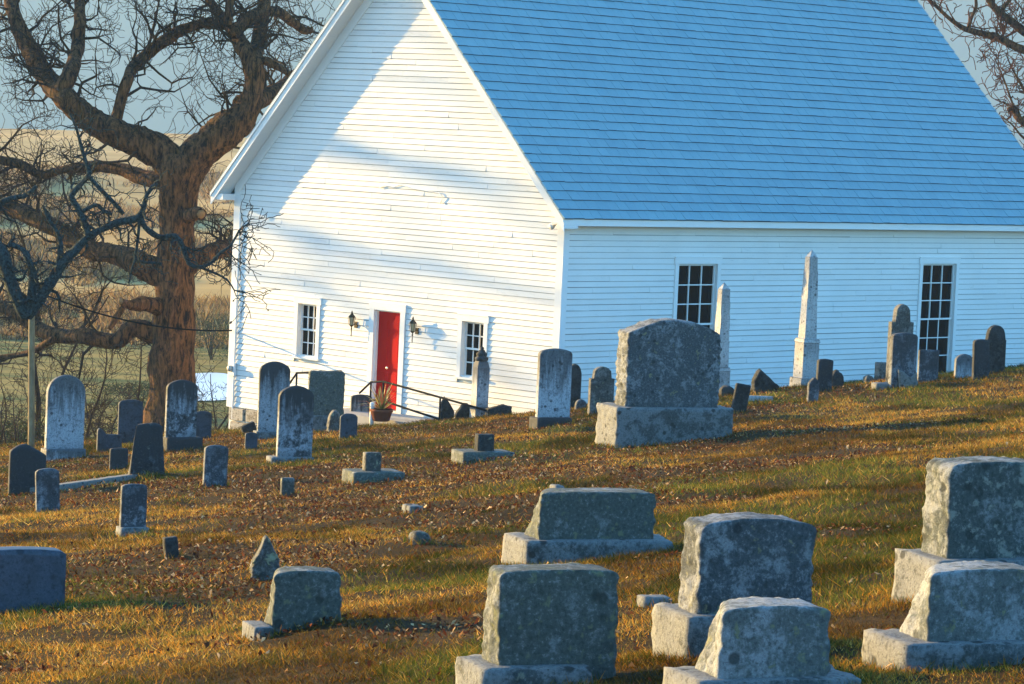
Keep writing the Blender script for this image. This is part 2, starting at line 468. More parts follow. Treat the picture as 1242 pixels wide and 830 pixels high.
# eave boxes on both long sides
mb = MB(); mb.box(SR, -OV + .036, LEN + OV - .01, .0, EV - .03, -.06, -.02); mb.build('soffit', M['soffit'], church)
mb = MB(); mb.box(SR, -OV + .036, LEN + OV - .01, EV - .03, EV - .004, -.09, .055); mb.build('fascia', M['trim'], church)
mb = MB(); mb.box(SR, .15, LEN - .15, .003, .03, -.22, -.061); mb.build('frieze_board', M['trim'], church)
mb = MB(); mb.box(SL, -OV + .036, LEN + OV - .01, .0, EV - .004, -.09, .055); mb.build('fascia', M['trim'], church)

# roof: two slabs and courses of shingles with a butt edge
def RSf(s, w, h):                            # s along the ridge, w up the slope (plan distance from the outer eave), h above
    nrm = Vector((0, 0, 1)) - (dF * PITCH_R)
    nrm.normalize()
    return dS * s + dF * (-EV + w) + Vector((0, 0, .09 + PITCH_R * w)) + nrm * h
mb = MB()
RWID = WID / 2 + EV
for side in (0, 1):
    def q(s, w, h):
        if side == 0: return dS * s + dF * (-EV + w) + Vector((0, 0, .09 + PITCH_R * w - h))
        return dS * s + dF * (WID + EV - w) + Vector((0, 0, .09 + PITCH_R * w - h))
    s0, s1 = -OV - .03, LEN + OV
    mb.hexa([q(s0, 0, .04), q(s1, 0, .04), q(s1, RWID, .04), q(s0, RWID, .04),
             q(s0, 0, .012), q(s1, 0, .012), q(s1, RWID, .012), q(s0, RWID, .012)])
roof = mb.build('roof', M['roof'], church)
mb = MB(); tone = []
rd = random.Random(4)
slope_len = RWID * math.sqrt(1 + PITCH_R ** 2)
pitch_w = .262 / math.sqrt(1 + PITCH_R ** 2)
nrow = int(RWID / pitch_w) + 1
for r in range(nrow):
    w0 = r * pitch_w - .03; w1 = min(w0 + pitch_w + .01, RWID)
    if w1 - w0 < .02: continue
    s = -OV - .04 - rd.uniform(0, .3); rowt = rd.uniform(0, .6)
    wob = [rd.uniform(-.004, .004) for _ in range(80)]
    while s < LEN + OV + .02:
        e = s + rd.uniform(.27, .36)
        a0 = max(s + .003, -OV - .04); a1 = min(e - .003, LEN + OV + .02)
        if a1 > a0 + .02:
            k = .026 + rd.uniform(-.004, .006); dw = rd.gauss(0, .0025)
            P = [RSf(a0, w0 + dw, 0), RSf(a1, w0 + dw, 0), RSf(a1, w0 + dw, k), RSf(a0, w0 + dw, k), RSf(a0, w1, .004), RSf(a1, w1, .004)]
            t = min(1, max(0, rowt + rd.uniform(-.3, .4)))
            mb.quad(P[3], P[2], P[5], P[4], 0); mb.quad(P[0], P[1], P[2], P[3], 1)  # butt faces coloured dark to strengthen the shade line between courses
            mb.poly([P[0], P[3], P[4]], 0); mb.poly([P[1], P[5], P[2]], 0); tone += [t] * 14
        s = e
ob = mb.build('shingles', [M['roof'], M['roof_edge']], roof, fix=False)
at_ = ob.data.attributes.new('tone', 'FLOAT', 'POINT'); at_.data.foreach_set('value', tone)
mb = MB(); mb.tube([dS * (-OV - .04) + dF * (WID / 2) + Vector((0, 0, .12 + PITCH_R * RWID)), dS * (LEN + OV) + dF * (WID / 2) + Vector((0, 0, .12 + PITCH_R * RWID))], .06, 8)
mb.build('ridge_cap', M['roof_edge'], roof)

# foundation
mb = MB()
for (fr, L) in ((FR, WID), (SR, LEN)):
    mb.box(fr, .05, L - .05, -.3, .0 - .022, -7.7, SILL_V - .003)
fo = mb.build('foundation', M['foundation'], church)
mb = MB(); rd = random.Random(9)
v = SILL_V - .01
u = WID + .02
while u > WID - 4.5:
    w = rd.uniform(.35, .8); hh = rd.uniform(.28, .36)
    for r in range(3):
        p0 = v - (r + 1) * .33; off = rd.uniform(-.15, .15)
        a, b = u - w + off, u + off
        k = rd.uniform(.0, .045)
        mb.hexa([FR(a + .012, -.02, p0 + .012), FR(min(b, WID + .02) - .012, -.02, p0 + .012), FR(min(b, WID + .02) - .03, .03 + k, p0 + .03), FR(a + .03, .03 + k, p0 + .03),
                 FR(a + .012, -.02, p0 + .32), FR(min(b, WID + .02) - .012, -.02, p0 + .32), FR(min(b, WID + .02) - .03, .03 + k, p0 + .30), FR(a + .03, .03 + k, p0 + .30)])
    u -= w
mb.build('foundation_blocks', M['foundation'], fo)

def window(fr, r, cols, rows_up, rows_lo, cs=CS, deep=.10):
    u0, u1, v0, v1 = r
    mb = MB()                                # casing
    mb.box(fr, u0 - cs, u0 + .004, -.02, .045, v0 - .03, v1 + .003)
    mb.box(fr, u1 - .004, u1 + cs, -.02, .045, v0 - .03, v1 + .003)
    mb.box(fr, u0 - cs - .03, u1 + cs + .03, -.02, .05, v1 + .003, v1 + cs + .03)
    mb.box(fr, u0 - cs - .02, u1 + cs + .02, -.02, .06, v1 + cs + .03, v1 + cs + .055)
    w = mb.build('window', M['trim'], church)
    mb = MB(); mb.box(fr, u0 - cs - .04, u1 + cs + .04, -.12, .085, v0 - .075, v0 - .03); mb.build('sill', M['trim'], w)
    mb = MB(); mb.box(fr, u0 + .005, u1 - .005, -deep - .03, -deep - .022, v0 - .02, v1); mb.build('pane', M['glass'], w)
    tot = rows_up + rows_lo; mid = v0 + (v1 - v0) * rows_lo / tot
    for (a, b, n, nr) in ((mid - .02, v1, -deep + .02, rows_up), (v0 - .03, mid + .02, -deep - .012, rows_lo)):
        mb = MB(); fw = .042
        mb.box(fr, u0 + .004, u0 + fw, n - .03, n + .01, a, b); mb.box(fr, u1 - fw, u1 - .004, n - .03, n + .01, a, b)
        mb.box(fr, u0 + fw, u1 - fw, n - .03, n + .01, a, a + fw); mb.box(fr, u0 + fw, u1 - fw, n - .03, n + .01, b - fw, b)
        for i in range(1, cols):
            c = u0 + fw + (u1 - u0 - 2 * fw) * i / cols
            mb.box(fr, c - .012, c + .012, n - .028, n + .004, a + fw, b - fw)
        cc = [u0 + fw] + [u0 + fw + (u1 - u0 - 2 * fw) * i / cols for i in range(1, cols)] + [u1 - fw]
        for i in range(1, nr):
            c = a + fw + (b - a - 2 * fw) * i / nr
            for j in range(cols):
                mb.box(fr, cc[j] + (.012 if j else 0), cc[j + 1] - (.012 if j < cols - 1 else 0), n - .028, n + .002, c - .012, c + .012)
        mb.build('sash', M['trim'], w)
    return w
window(FR, win_l, 3, 2, 2); window(FR, win_r, 3, 2, 2)
window(SR, win_s1, 3, 3, 3, .11, .06); window(SR, win_s2, 3, 3, 3, .11, .06)

# door
u0, u1, v0, v1 = door_r
mb = MB(); CD = .15
mb.box(FR, u0 - CD, u0 + .004, -.02, .05, v0 - .1, v1); mb.box(FR, u1 - .004, u1 + CD, -.02, .05, v0 - .1, v1)
mb.box(FR, u0 - CD - .02, u1 + CD + .02, -.02, .055, v1, v1 + CD + .02)
mb.box(FR, u0 - .0, u0 + .03, -.20, -.021, v0, v1); mb.box(FR, u1 - .03, u1, -.20, -.021, v0, v1); mb.box(FR, u0 + .03, u1 - .03, -.2, -.021, v1 - .03, v1)
mb.build('door_casing', M['trim'], church)
mb = MB(); mb.box(FR, u0 + .03, u1 - .03, -.15, -.09, v0 + .02, v1 - .03)
nb = 1
um = (u0 + u1) / 2
for (a, b) in ((u0 + .12, um - .04), (um + .04, u1 - .12)):
    for (c, d) in ((v0 + .2, v0 + .85), (v0 + 1.05, v1 - .2)):
        mb.box(FR, a, b, -.091, -.083, c, d); mb.box(FR, a + .05, b - .05, -.0835, -.075, c + .05, d - .05)
door = mb.build('door', M['red'], church)
ku, kv, _ = front_uv(468, 446.5)
mb = MB(); P = FR(ku, -.085, kv); N = -dS
mb.tube([P, P + N * .03, P + N * .04, P + N * .065, P + N * .075], [.014, .014, .034, .034, .012], 12); mb.build('door_knob', M['knob'], door, True)

# carriage lamps
def lamp(px, py):
    u, v, _ = front_uv(px, py, .16)
    mb = MB(); mb.box(FR, u - .05, u + .05, -.005, .035, v - .12, v + .02)
    mb.tube([FR(u, .03, v - .03), FR(u, .10, v - .03), FR(u, .16, v - .08), FR(u, .16, v - .05)], [.012, .012, .012, .02], 8)
    l = mb.build('wall_lantern', M['brass'], church)
    c = FR(u, .16, v)
    mb = MB(); mb.lathe(c, [(.03, -.08), (.05, -.07), (.055, -.05)], 6); mb.lathe(c, [(.095, .12), (.08, .15), (.05, .18), (.03, .20), (.018, .22), (.025, .235), (.012, .26), (.002, .28)], 6)
    mb.lathe(c, [(.002, -.32), (.012, -.30), (.012, -.16), (.02, -.14), (.012, -.10), (.035, -.08)], 8)
    for k in range(6):
        a = 2 * math.pi * k / 6
        e = Vector((math.cos(a), math.sin(a), 0))
        mb.tube([c + e * .054 + Vector((0, 0, -.06)), c + e * .088 + Vector((0, 0, .125))], .006, 4)
    mb.build('lantern_frame', M['brass'], l)
    mb = MB(); mb.lathe(c, [(.046, -.055), (.078, .115)], 6); mb.build('lamp_glass', M['lampglass'], l)
lamp(426.5, 391.5); lamp(500.5, 399)
# electric meter and conduit on the corner, cable, floodlight under the eave
u, v, _ = front_uv(282, 447, .05)
mb = MB(); mb.box(FR, u - .11, u + .11, .03, .10, v - .17, v + .13); me_ = mb.build('electric_meter', M['trim'], church)
P = FR(u, .10, v); mb = MB(); mb.tube([P, P + N * .07, P + N * .09], [.075, .07, .04], 12); mb.build('meter_dial', M['meter'], me_, True)
uc, vc, _ = front_uv(287, 262, .05)
mb = MB(); mb.tube([FR(WID - .23, .05, -.2), FR(WID - .23, .05, v - .45), FR(WID - .23, .05, SILL_V - .3)], .022, 8); mb.build('conduit', M['trim'], church)
uf, vf, _ = front_uv(674, 271, .2)
mb = MB(); mb.tube([FR(uf - .05, .03, vf + .05), FR(uf - .05, .12, vf + .05), FR(uf, .2, vf)], .015, 6)
P = FR(uf, .2, vf); q_ = (N + Vector((-.3, 0, -.8))).normalized()
mb.tube([P - q_ * .02, P + q_ * .02, P + q_ * .14, P + q_ * .16], [.03, .04, .075, .07], 10); mb.build('floodlight', M['trim'], church, True)
pts = [(460, 228), (467, 225), (478, 227), (486, 224), (500, 229), (520, 232), (533, 234), (537, 240), (534, 247)]
mb = MB(); mb.tube([FR(*(lambda a: (a[0], .045, a[1]))(front_uv(x, y, .045))) for x, y in pts], .011, 6); mb.build('loose_cable', M['trim'], church, True)

# ------------------------------------------------------------------ ramp, rails, pot by the door
def wf(px, py, n): return front_uv(px, py, n)[2]
def rail(name, paths, posts, n, label):
    P0 = wf(*posts[0][0], n); base = Vector((P0.x, P0.y, Gf(P0.x, P0.y)))
    t = thing(name, base, label, 'handrail', 'black iron handrails by the church door')
    for p in paths:
        mb = MB(); mb.tube([wf(x, y, n) - base for x, y in p], .024, 8); mb.build('rail', M['iron'], t, True)
    for (x, y), yb in posts:
        a = wf(x, y, n); b = Vector((a.x, a.y, Gf(a.x, a.y) - .15))
        mb = MB(); mb.tube([a - base, b - base], .022, 8); mb.build('post', M['iron'], t, True)
rail('handrail', [[(436, 477), (450, 463.5), (465, 463), (505, 474), (560, 489.5), (590, 498)], [(449, 485), (464, 486), (500, 498), (534, 509)]],
     [((450, 463.5), 500), ((465, 463), 500), ((534, 482), 510)], 1.1, 'long black iron handrail sloping down right across the red door')
rail('handrail', [[(348, 470), (360, 452.5), (414, 450.5)], [(360, 474), (412, 472)]], [((360, 452.5), 480), ((410, 450.7), 480)], 2.4,
     'short level black iron handrail behind the rough square gravestone left of the door')
a = wf(480, 507, .7); gz = Gf(a.x, a.y)
mb = MB()
du = front_uv(470, 503)[0]
A = [(du + .9, .1), (du - 2.0, .1), (du - 2.0, 1.3), (du + .9, 1.3)]
vt = front_uv(470, 499)[1]
pts = []
for (uu, nn) in A:
    p = FR(uu, nn, 0) + CW; pts.append(p)
top = [p - CW + Vector((0, 0, vt if uu > du - .5 else vt - .02)) for p, (uu, nn) in zip(pts, A)]
bot = [Vector((p.x, p.y, -7.8)) for p in top]
mb.hexa(bot + top); rp = mb.build('door_landing', M['concrete'], None, loc=CW); tag(rp, kind='structure')

def ground_at(px, py, n): 
    p = wf(px, py, n); return Vector((p.x, p.y, Gf(p.x, p.y)))
pp = wf(462, 511, 1.55)
pot = thing('potted_plant', pp, 'spiky yellow green plant in a low terracotta pot beside the red door', 'potted plant')
mb = MB(); mb.lathe((0, 0, 0), [(.15, 0), (.19, .02), (.24, .20), (.26, .21), (.26, .27), (.23, .27), (.21, .22)], 20); mb.build('pot', M['pot'], pot, True)
mt = NT('spiky_leaf'); at2 = mt.n.new('ShaderNodeAttribute'); at2.attribute_name = 'Col'; mt.link(at2.outputs['Color'], mt.b.inputs['Base Color']); mt.set(.5)
M['spike'] = mt.mat
mb = MB(); rd = random.Random(2); cols = []
for i in range(70):
    a = rd.uniform(0, 6.283); l = rd.uniform(.35, .8); el = rd.uniform(.3, 1.45); w = rd.uniform(.012, .02)
    d = Vector((math.cos(a) * math.cos(el), math.sin(a) * math.cos(el), math.sin(el))); sd = Vector((-math.sin(a), math.cos(a), 0)) * w
    p0 = Vector((0, 0, .24)); p1 = p0 + d * l * .55; p2 = p0 + d * l - Vector((0, 0, .25 * l * math.cos(el)))
    mb.poly([p0 - sd, p0 + sd, p1 + sd, p1 - sd]); mb.poly([p1 - sd, p1 + sd, p2])
    c = rd.choice([(.5, .42, .10), (.42, .36, .08), (.26, .28, .06), (.5, .15, .06), (.55, .5, .2)]); cols += [c] * 7
o = mb.build('leaves', M['spike'], pot, fix=False)
ca = o.data.color_attributes.new('Col', 'FLOAT_COLOR', 'POINT'); ca.data.foreach_set('color', np.array([(*c, 1) for c in cols], np.float32).ravel())
mb = MB(); mb.tube([Vector((0, 0, -.2)), Vector((0, 0, .46)), Vector((0, 0, .47))], [.05, .05, .03], 12)
gp = wf(450.5, 514, 1.7)
o = mb.build('marker_post', M['trim'], None, True, loc=gp); tag(o, 'short round white post standing left of the spiky potted plant', 'post')

# ------------------------------------------------------------------ gravestones
def grid_box(nx, ny, nz):
    idx = {}; V = []; F = []
    def vid(i, j, k):
        key = (i, j, k)
        if key not in idx: idx[key] = len(V); V.append(key)
        return idx[key]
    for j in (0, ny):
        for i in range(nx):
            for k in range(nz):
                q = [vid(i, j, k), vid(i + 1, j, k), vid(i + 1, j, k + 1), vid(i, j, k + 1)]
                F.append(q if j == 0 else q[::-1])
    for i in (0, nx):
        for j in range(ny):
            for k in range(nz):
                q = [vid(i, j, k), vid(i, j, k + 1), vid(i, j + 1, k + 1), vid(i, j + 1, k)]
                F.append(q if i == 0 else q[::-1])
    for k in (0, nz):
        for i in range(nx):
            for j in range(ny):
                q = [vid(i, j, k), vid(i, j + 1, k), vid(i + 1, j + 1, k), vid(i + 1, j, k)]
                F.append(q if k == 0 else q[::-1])
    return np.array(V, float) / np.array([nx, ny, nz]), F

def prof_flat(u): return 1.0
def prof_seg(k, c=.035):
    return lambda u: 1 - k * u * u - c * max(0, (abs(u) - .86) / .14) ** 2.2
def prof_round(ratio):                       # ratio = half width / height
    return lambda u: 1 - ratio * (1 - math.sqrt(max(0, 1 - min(1, u * u))))
def prof_tip(k): return lambda u: 1 - k * abs(u)
def prof_shoulder(ratio, sh=.72, head=.68):  # round head between two square shoulders
    def f(u):
        a = abs(u)
        if a > head: return sh
        return sh + (1 - sh) * (.35 + .65 * math.sqrt(max(0, 1 - (a / head) ** 2)))
    return f
def prof_slantl(k): return lambda u: 1 - k * max(0, -u)
def prof_pts(pts):
    xs, ys = zip(*pts)
    return lambda u: float(np.interp(u, xs, ys))

def slab_mesh(w, t, h, prof=prof_flat, bevel=.01, amp=.004, side_amp=None, taper=0., slant=0., sink=.0, cell=.04, seed=0, tthin=0.):
    if side_amp is None: side_amp = amp
    H = h + sink
    nx = int(np.clip(w / cell, 8, 64)); nz = int(np.clip(H / cell, 8, 64)); ny = int(np.clip(t / cell, 3, 14))
    P, F = grid_box(nx, ny, nz)
    # extra density near the edges of the face
    def ease(a): return a
    X = (P[:, 0] - .5) * w; Y = (P[:, 1] - .5) * t; Z = P[:, 2] * H - sink
    b = min(bevel, t * .45, w * .3)
    C = np.stack([np.clip(X, -w / 2 + b, w / 2 - b), np.clip(Y, -t / 2 + b, t / 2 - b), np.minimum(Z, h - b)], 1)
    D = np.stack([X, Y, Z], 1) - C
    L = np.linalg.norm(D, axis=1); on = L > 1e-9
    Q = np.stack([X, Y, Z], 1); N = np.zeros_like(Q)
    N[on] = D[on] / L[on, None]; Q[on] = C[on] + N[on] * b
    off = np.array([seed * 3.7, seed * 1.3, seed * 5.1])
    out = []
    for q, n in zip(Q, N):
        x, y, z = q
        nn = Vector(n)
        a = amp if abs(n[1]) > .8 else (amp * 1.4 if n[2] > .75 else side_amp)
        if amp or side_amp:
            p = Vector((x, y, z)) + Vector(off)
            d = mnoise.noise(p * 4) * .25 + mnoise.noise(p * 13) * .4 + mnoise.noise(p * 31) * .35
            if a > .012: d += abs(mnoise.noise(p * 8)) * -.6 + .2
            v = Vector((x, y, z)) + nn * d * a * 1.6
            x, y, z = v
        u = max(-1, min(1, x / (w / 2)))
        zz = z * prof(u) if z > 0 else z
        f = max(0, z / h)
        x2 = x * (1 - taper * f); y2 = y * (1 - tthin * f)
        if slant: x2 += slant * f * (1 - u) / 2 * (y / t + .5) * 1.15
        out.append((x2, y2, zz))
    return out, F

SEED = [0]
def slab(name, mat, parent, loc=None, rot=None, smooth=True, **kw):
    SEED[0] += 1
    V, F = slab_mesh(seed=SEED[0], **kw)
    o = new_mesh(name, V, F, mat, parent, smooth, None, loc)
    if rot: o.rotation_euler = rot
    return o

def spot(px, py, back=0.):
    P = hit(px, py); d = P.y
    if px > 686: d = min(d, side_uv(px, py)[2].y - 1.3, 62.6 if px > 1000 else 63.4)
    elif px > 285: d = min(d, front_uv(px, py)[2].y - .9)
    d += back
    return at(px, py, d), FPX / d

GROW = []
def stone(label, x0, x1, yt, yb, mat='marble_s', t=.10, yaw=24, base=None, basemat='granite_base', name='headstone', cat='gravestone', group='gravestones in the churchyard', lean=0., nod=0., bt=None, **kw):
    """x0..x1, yt..yb: outline of the tablet in the photograph; base: the same for its plinth."""
    bx = base if base else (x0, x1, yt, yb)
    P, s = spot((bx[0] + bx[1]) / 2, bx[3])
    ya = R_(yaw); cy, sy = math.cos(ya), math.sin(ya)
    T = bt if bt else (t * 1.9 if base else t)
    loc = Vector(P) + Vector((P.x / P.y, 1, 0)) * (T / 2 * cy)
    dep = -P.z / P.y
    h = max(.05, (yb - yt) / s - t * dep * .8); w = max(.06, ((x1 - x0) / s - t * sy) / cy)
    kw.setdefault('bevel', .012); kw.setdefault('amp', .003)
    if base:
        bw = ((bx[1] - bx[0]) / s - T * sy) / cy; bh = max(.04, (bx[3] - bx[2]) / s - (T - t) * .5 * dep)
        GROW.append((loc, bw, T, ya))
        root = thing(name, loc, label, cat, group, ya)
        slab('base', M[basemat], root, w=bw, t=T, h=bh, bevel=.015, amp=.004, side_amp=kw.get('side_amp', .004), sink=.35, cell=.05)
        # sideways offset of the tablet on its base
        cxa = (x0 + x1) / 2 - (bx[0] + bx[1]) / 2
        off = cxa / s / cy
        ob = slab('tablet', M[mat], root, loc=(off, .0, bh - .004), w=w, t=t, h=h, sink=.1, **kw)
        ob.rotation_euler = (R_(nod), R_(lean), 0)
        return root
    GROW.append((loc, w, t, ya))
    ob = slab(name, M[mat], None, loc=loc, w=w, t=t, h=h, sink=.30, **kw)
    ob.rotation_euler = (R_(nod), R_(lean), ya)
    tag(ob, label, cat, group)
    return ob

RG = dict(bevel=.014, amp=.003, side_amp=.019, cell=.0145)
# big granite markers of the foreground
stone('pale mossy granite slab with straight top and dark round spots, front row centre', 580, 748, 681, 808, 'granite_a', .22, 21, (547, 720, 805, 842), bt=.40, prof=prof_seg(.02), taper=.0, slant=.015, **RG)
stone('tall square grey granite headstone with dark central stain, tallest of the front middle group', 818, 982, 619, 745, 'granite_b', .24, 21, (788, 1005, 742, 797), bt=.44, prof=prof_seg(.07), taper=.0, **RG)
stone('pale granite headstone with curved top and sloping left edge, lowest in the photo', 838, 1004, 726, 826, 'granite_c', .27, 21, (799, 1046, 820, 850), bt=.42, prof=prof_seg(.05), slant=.10, **RG)
stone('low wide granite headstone with sloping left shoulder, below the taller one at right', 1086, 1268, 687, 786, 'granite_c', .28, 21, (1042, 1292, 775, 812), bt=.46, prof=prof_seg(.05), slant=.13, **RG)
stone('tall speckled granite headstone cut off by the right edge of the view', 1113, 1276, 553, 680, 'granite_d', .30, 21, (1082, 1304, 675, 722), bt=.52, prof=prof_seg(.04), **RG)
stone('long low granite headstone with sloping left end on a wide rough plinth', 633, 793, 594, 658, 'granite_a', .30, 21, (607, 818, 653, 684), bt=.50, prof=prof_seg(.02), slant=.12, **RG)
stone('small mossy square granite headstone beside the pointed rock, front left', 318, 414, 686, 762, 'granite_a', .20, 21, prof=prof_seg(.04), taper=.03, slant=.05, **RG)
stone('small pale square block at the left foot of the mossy granite headstone', 290, 334, 753, 777, 'granite_base', .28, 21, name='plinth_stub', cat='plinth', group=None, bevel=.01, amp=.004, side_amp=.01, cell=.025)
stone('smooth dark blue grey headstone with gently curved top at the left edge', -34, 79, 661, 742, 'granite_dark', .20, 21, prof=prof_seg(.04), bevel=.01, amp=.001)
stone('massive rough granite monument with arched top on a broad plinth before the side wall', 742, 870, 387, 497, 'granite_b', .42, 21, (721, 889, 493, 539), bt=.78, prof=prof_pts([(-1, .84), (-.75, .90), (-.35, .985), (0, 1), (.35, .985), (.75, .91), (1, .83)]), bevel=.03, amp=.008, side_amp=.035, cell=.028)
# rocks used as markers
stone('pointed triangular fieldstone behind the small mossy headstone', 303, 339, 647, 704, 'field', .13, 10, name='fieldstone_marker', cat='fieldstone', prof=prof_pts([(-1, .42), (-.55, .62), (-.2, .93), (-.02, 1), (.2, .90), (.5, .72), (1, .48)]), bevel=.02, amp=.02, cell=.02)
stone('tiny dark leaning stone stub left of the pointed rock', 198, 219, 650, 678, 'field_dark', .10, 20, lean=-8, bevel=.012, amp=.006)
# left side tablets
stone('spotted white tablet, lowest of the left group with a thin base', 144, 177, 588, 642, 'marble_s', .07, 26, (139, 182, 639, 649), bt=.2, prof=prof_seg(.03))
stone('small spotted white tablet leaning at far left, in front of the slanted one', 43, 73, 567, 621, 'marble_s', .08, 22, lean=-3, prof=prof_seg(.05))
stone('dark headstone with bluish slanted crown at the far left', 9, 55, 537, 600, 'marble_d', .12, 24, prof=prof_pts([(-1, .86), (-.5, .98), (-.1, 1), (1, .78)]), bevel=.03)
stone('tall pale round topped tablet on a stepped base beside the wooden pole', 54, 100, 455, 546, 'marble_n', .13, 30, (49, 104, 544, 558), basemat='marble_n', bt=.34, prof=prof_round(.24), bevel=.015)
stone('low dark curved headstone right of the tall pale round topped tablet', 117, 147, 518, 548, 'slate', .08, 28, prof=prof_pts([(-1, .9), (-.75, 1), (-.3, .72), (1, .7)]))
stone('plain narrow slate blue tablet standing left of the oak trunk', 142, 172, 484, 540, 'slate', .08, 24, prof=prof_seg(.05))
stone('dark streaked marble tablet in front of the oak trunk', 199, 237, 463, 534, 'marble_k', .11, 28, (195, 246, 530, 547), basemat='marble_d', bt=.34, prof=prof_seg(.10))
stone('plain small slate headstone right of the oak trunk', 233, 256, 498, 533, 'slate', .08, 24, prof=prof_seg(.08))
stone('broad black rough trapezoid headstone below the oak trunk', 155, 200, 512, 576, 'marble_d', .12, 22, prof=prof_seg(.04), taper=.22, bevel=.02, amp=.012, slant=.05)
stone('tiny dark speckled marker between the slate tablet and the black trapezoid headstone', 132, 155, 543, 569, 'marble_d', .08, 22, prof=prof_seg(.03), amp=.006)
stone('small spotted square shouldered tablet alone among brown leaves below the oak', 245, 275, 539, 590, 'marble_s', .08, 26, prof=prof_seg(.05), lean=1)
# group in front of the door
stone('tall narrow stained tablet beside the church corner', 311, 349, 439, 525, 'marble_w', .10, 20, (306, 352, 523, 533), bt=.3, prof=prof_seg(.09))
stone('tall marble tablet with black crown and pale foot, in front of the rough square stone', 334, 378, 468, 556, 'marble_k', .11, 22, (322, 382, 554, 560), bt=.3, prof=prof_seg(.11))
stone('rough square granite headstone on a plinth below the level handrail', 371, 416, 451, 506, 'granite_a', .18, 14, (371, 416, 504, 524), bt=.26, prof=prof_seg(.0), bevel=.02, amp=.012, side_amp=.02)
stone('small marble tablet with black top and pale foot left of the spiky plant', 424, 450, 478, 514, 'marble_w', .09, 20, prof=prof_seg(.06))
stone('small plain dark round topped stone in front of the rough square granite', 411, 433, 501, 533, 'slate', .07, 18, prof=prof_round(.16))
stone('very small grey stone by the church corner foundation', 296, 312, 524, 547, 'slate', .07, 20, prof=prof_seg(.08))
stone('small dark tilted block behind the very small grey stone', 294, 313, 513, 527, 'field_dark', .14, 30, name='fieldstone_marker', cat='fieldstone', lean=-22, bevel=.012, amp=.006)
stone('lichen covered pale boulder beside the plain dark round topped stone', 396, 414, 497, 525, 'field', .25, 12, name='boulder', cat='boulder', group=None, prof=prof_round(.5), bevel=.06, amp=.03)
stone('short square grey stone alone in the leaves below the black crowned tablet', 339, 357, 579, 602, 'field', .09, 20, bevel=.012, amp=.005)
stone('low cube stone on a long flat plinth at mid slope', 438, 462, 550, 574, 'field', .15, 22, (413, 492, 571, 585), basemat='granite_a', bt=.5, prof=prof_flat, amp=.006)
stone('low dark cube stone on a long flat plinth below the marble pillar', 574, 599, 526, 548, 'field_dark', .16, 22, (546, 625, 547, 559), basemat='granite_a', bt=.5, prof=prof_flat, amp=.006)
stone('small pale footstone flush in the leaves at mid slope', 486, 514, 611, 623, 'flatstone', .22, 25, name='footstone', cat='footstone', group='low stones lying in the grass', bevel=.02, amp=.008)
stone('dark rounded footstone in the grass below the pale one', 493, 524, 644, 659, 'field', .2, 20, name='footstone', cat='footstone', group='low stones lying in the grass', bevel=.04, amp=.012)
stone('small footstone peeping out behind the long low granite headstone', 665, 686, 588, 600, 'flatstone', .2, 20, name='footstone', cat='footstone', group='low stones lying in the grass', bevel=.03, amp=.01)
stone('long thin flat marker left of the tall square granite headstone', 770, 816, 721, 736, 'flatstone', .16, 18, name='footstone', cat='footstone', group='low stones lying in the grass', bevel=.015, amp=.006)
# by the front wall
stone('dark jagged pointed rock at the lower end of the long handrail', 533, 551, 481, 508, 'field_dark', .12, 15, name='fieldstone_marker', cat='fieldstone', prof=prof_pts([(-1, .7), (-.5, 1), (.2, .75), (1, .35)]), bevel=.02, amp=.03)
stone('dark humped rock between the jagged rock and the marble pillar', 551, 574, 488, 507, 'field_dark', .15, 15, name='fieldstone_marker', cat='fieldstone', prof=prof_pts([(-1, .25), (-.1, 1), (.3, .95), (1, .4)]), bevel=.02, amp=.03)
stone('low flat dark rock right of the marble pillar', 588, 621, 490, 503, 'field_dark', .25, 15, name='fieldstone_marker', cat='fieldstone', prof=prof_pts([(-1, .5), (.3, .95), (1, .85)]), bevel=.02, amp=.02)
stone('upright stained marble tablet on a dark base beside the church front corner', 648, 691, 424, 509, 'marble_n', .12, 26, (641, 694, 506, 519), basemat='marble_d', bt=.36, prof=prof_seg(.05))
stone('narrow black round topped stone just behind the upright stained marble tablet', 686, 704, 441, 494, 'field_dark', .10, 24, prof=prof_round(.28))
stone('small rounded pale stone between the narrow black stone and the round shouldered tablet', 696, 712, 484, 497, 'marble_s', .12, 20, name='footstone', cat='footstone', group='low stones lying in the grass', prof=prof_round(.6), bevel=.04)
stone('tan round shouldered tablet left of the massive granite monument', 712, 744, 444, 500, 'field', .11, 24, prof=prof_shoulder(.3, .74, .74), amp=.003, cell=.02)
# by the side wall
stone('dark jagged peaked rock at the foot of the side wall between the two obelisks', 911, 944, 447, 476, 'field_dark', .2, 15, name='fieldstone_marker', cat='fieldstone', prof=prof_pts([(-1, .55), (-.55, 1), (-.2, .8), (.4, .55), (1, .3)]), bevel=.02, amp=.03)
stone('small grey slab leaning right beside the massive granite monument', 885, 905, 465, 501, 'field_dark', .08, 22, lean=9, bevel=.012, amp=.006)
stone('tiny dark lump behind the grey slab leaning right', 872, 891, 468, 480, 'field_dark', .2, 10, name='fieldstone_marker', cat='fieldstone', prof=prof_round(.5), bevel=.04, amp=.02)
stone('thin white slab lying flat below the jagged peaked rock', 904, 938, 480, 486, 'obelisk', .12, 8, name='fallen_slab', cat='fallen slab', group=None, bevel=.01)
stone('dark upright stone in front of the tall obelisk base', 988, 1009, 435, 475, 'marble_d', .10, 24, prof=prof_seg(.03), lean=1)
stone('small mottled stub in front of the dark upright stone', 978, 993, 457, 488, 'marble_s', .09, 22, prof=prof_pts([(-1, .75), (.1, 1), (1, .8)]), amp=.01)
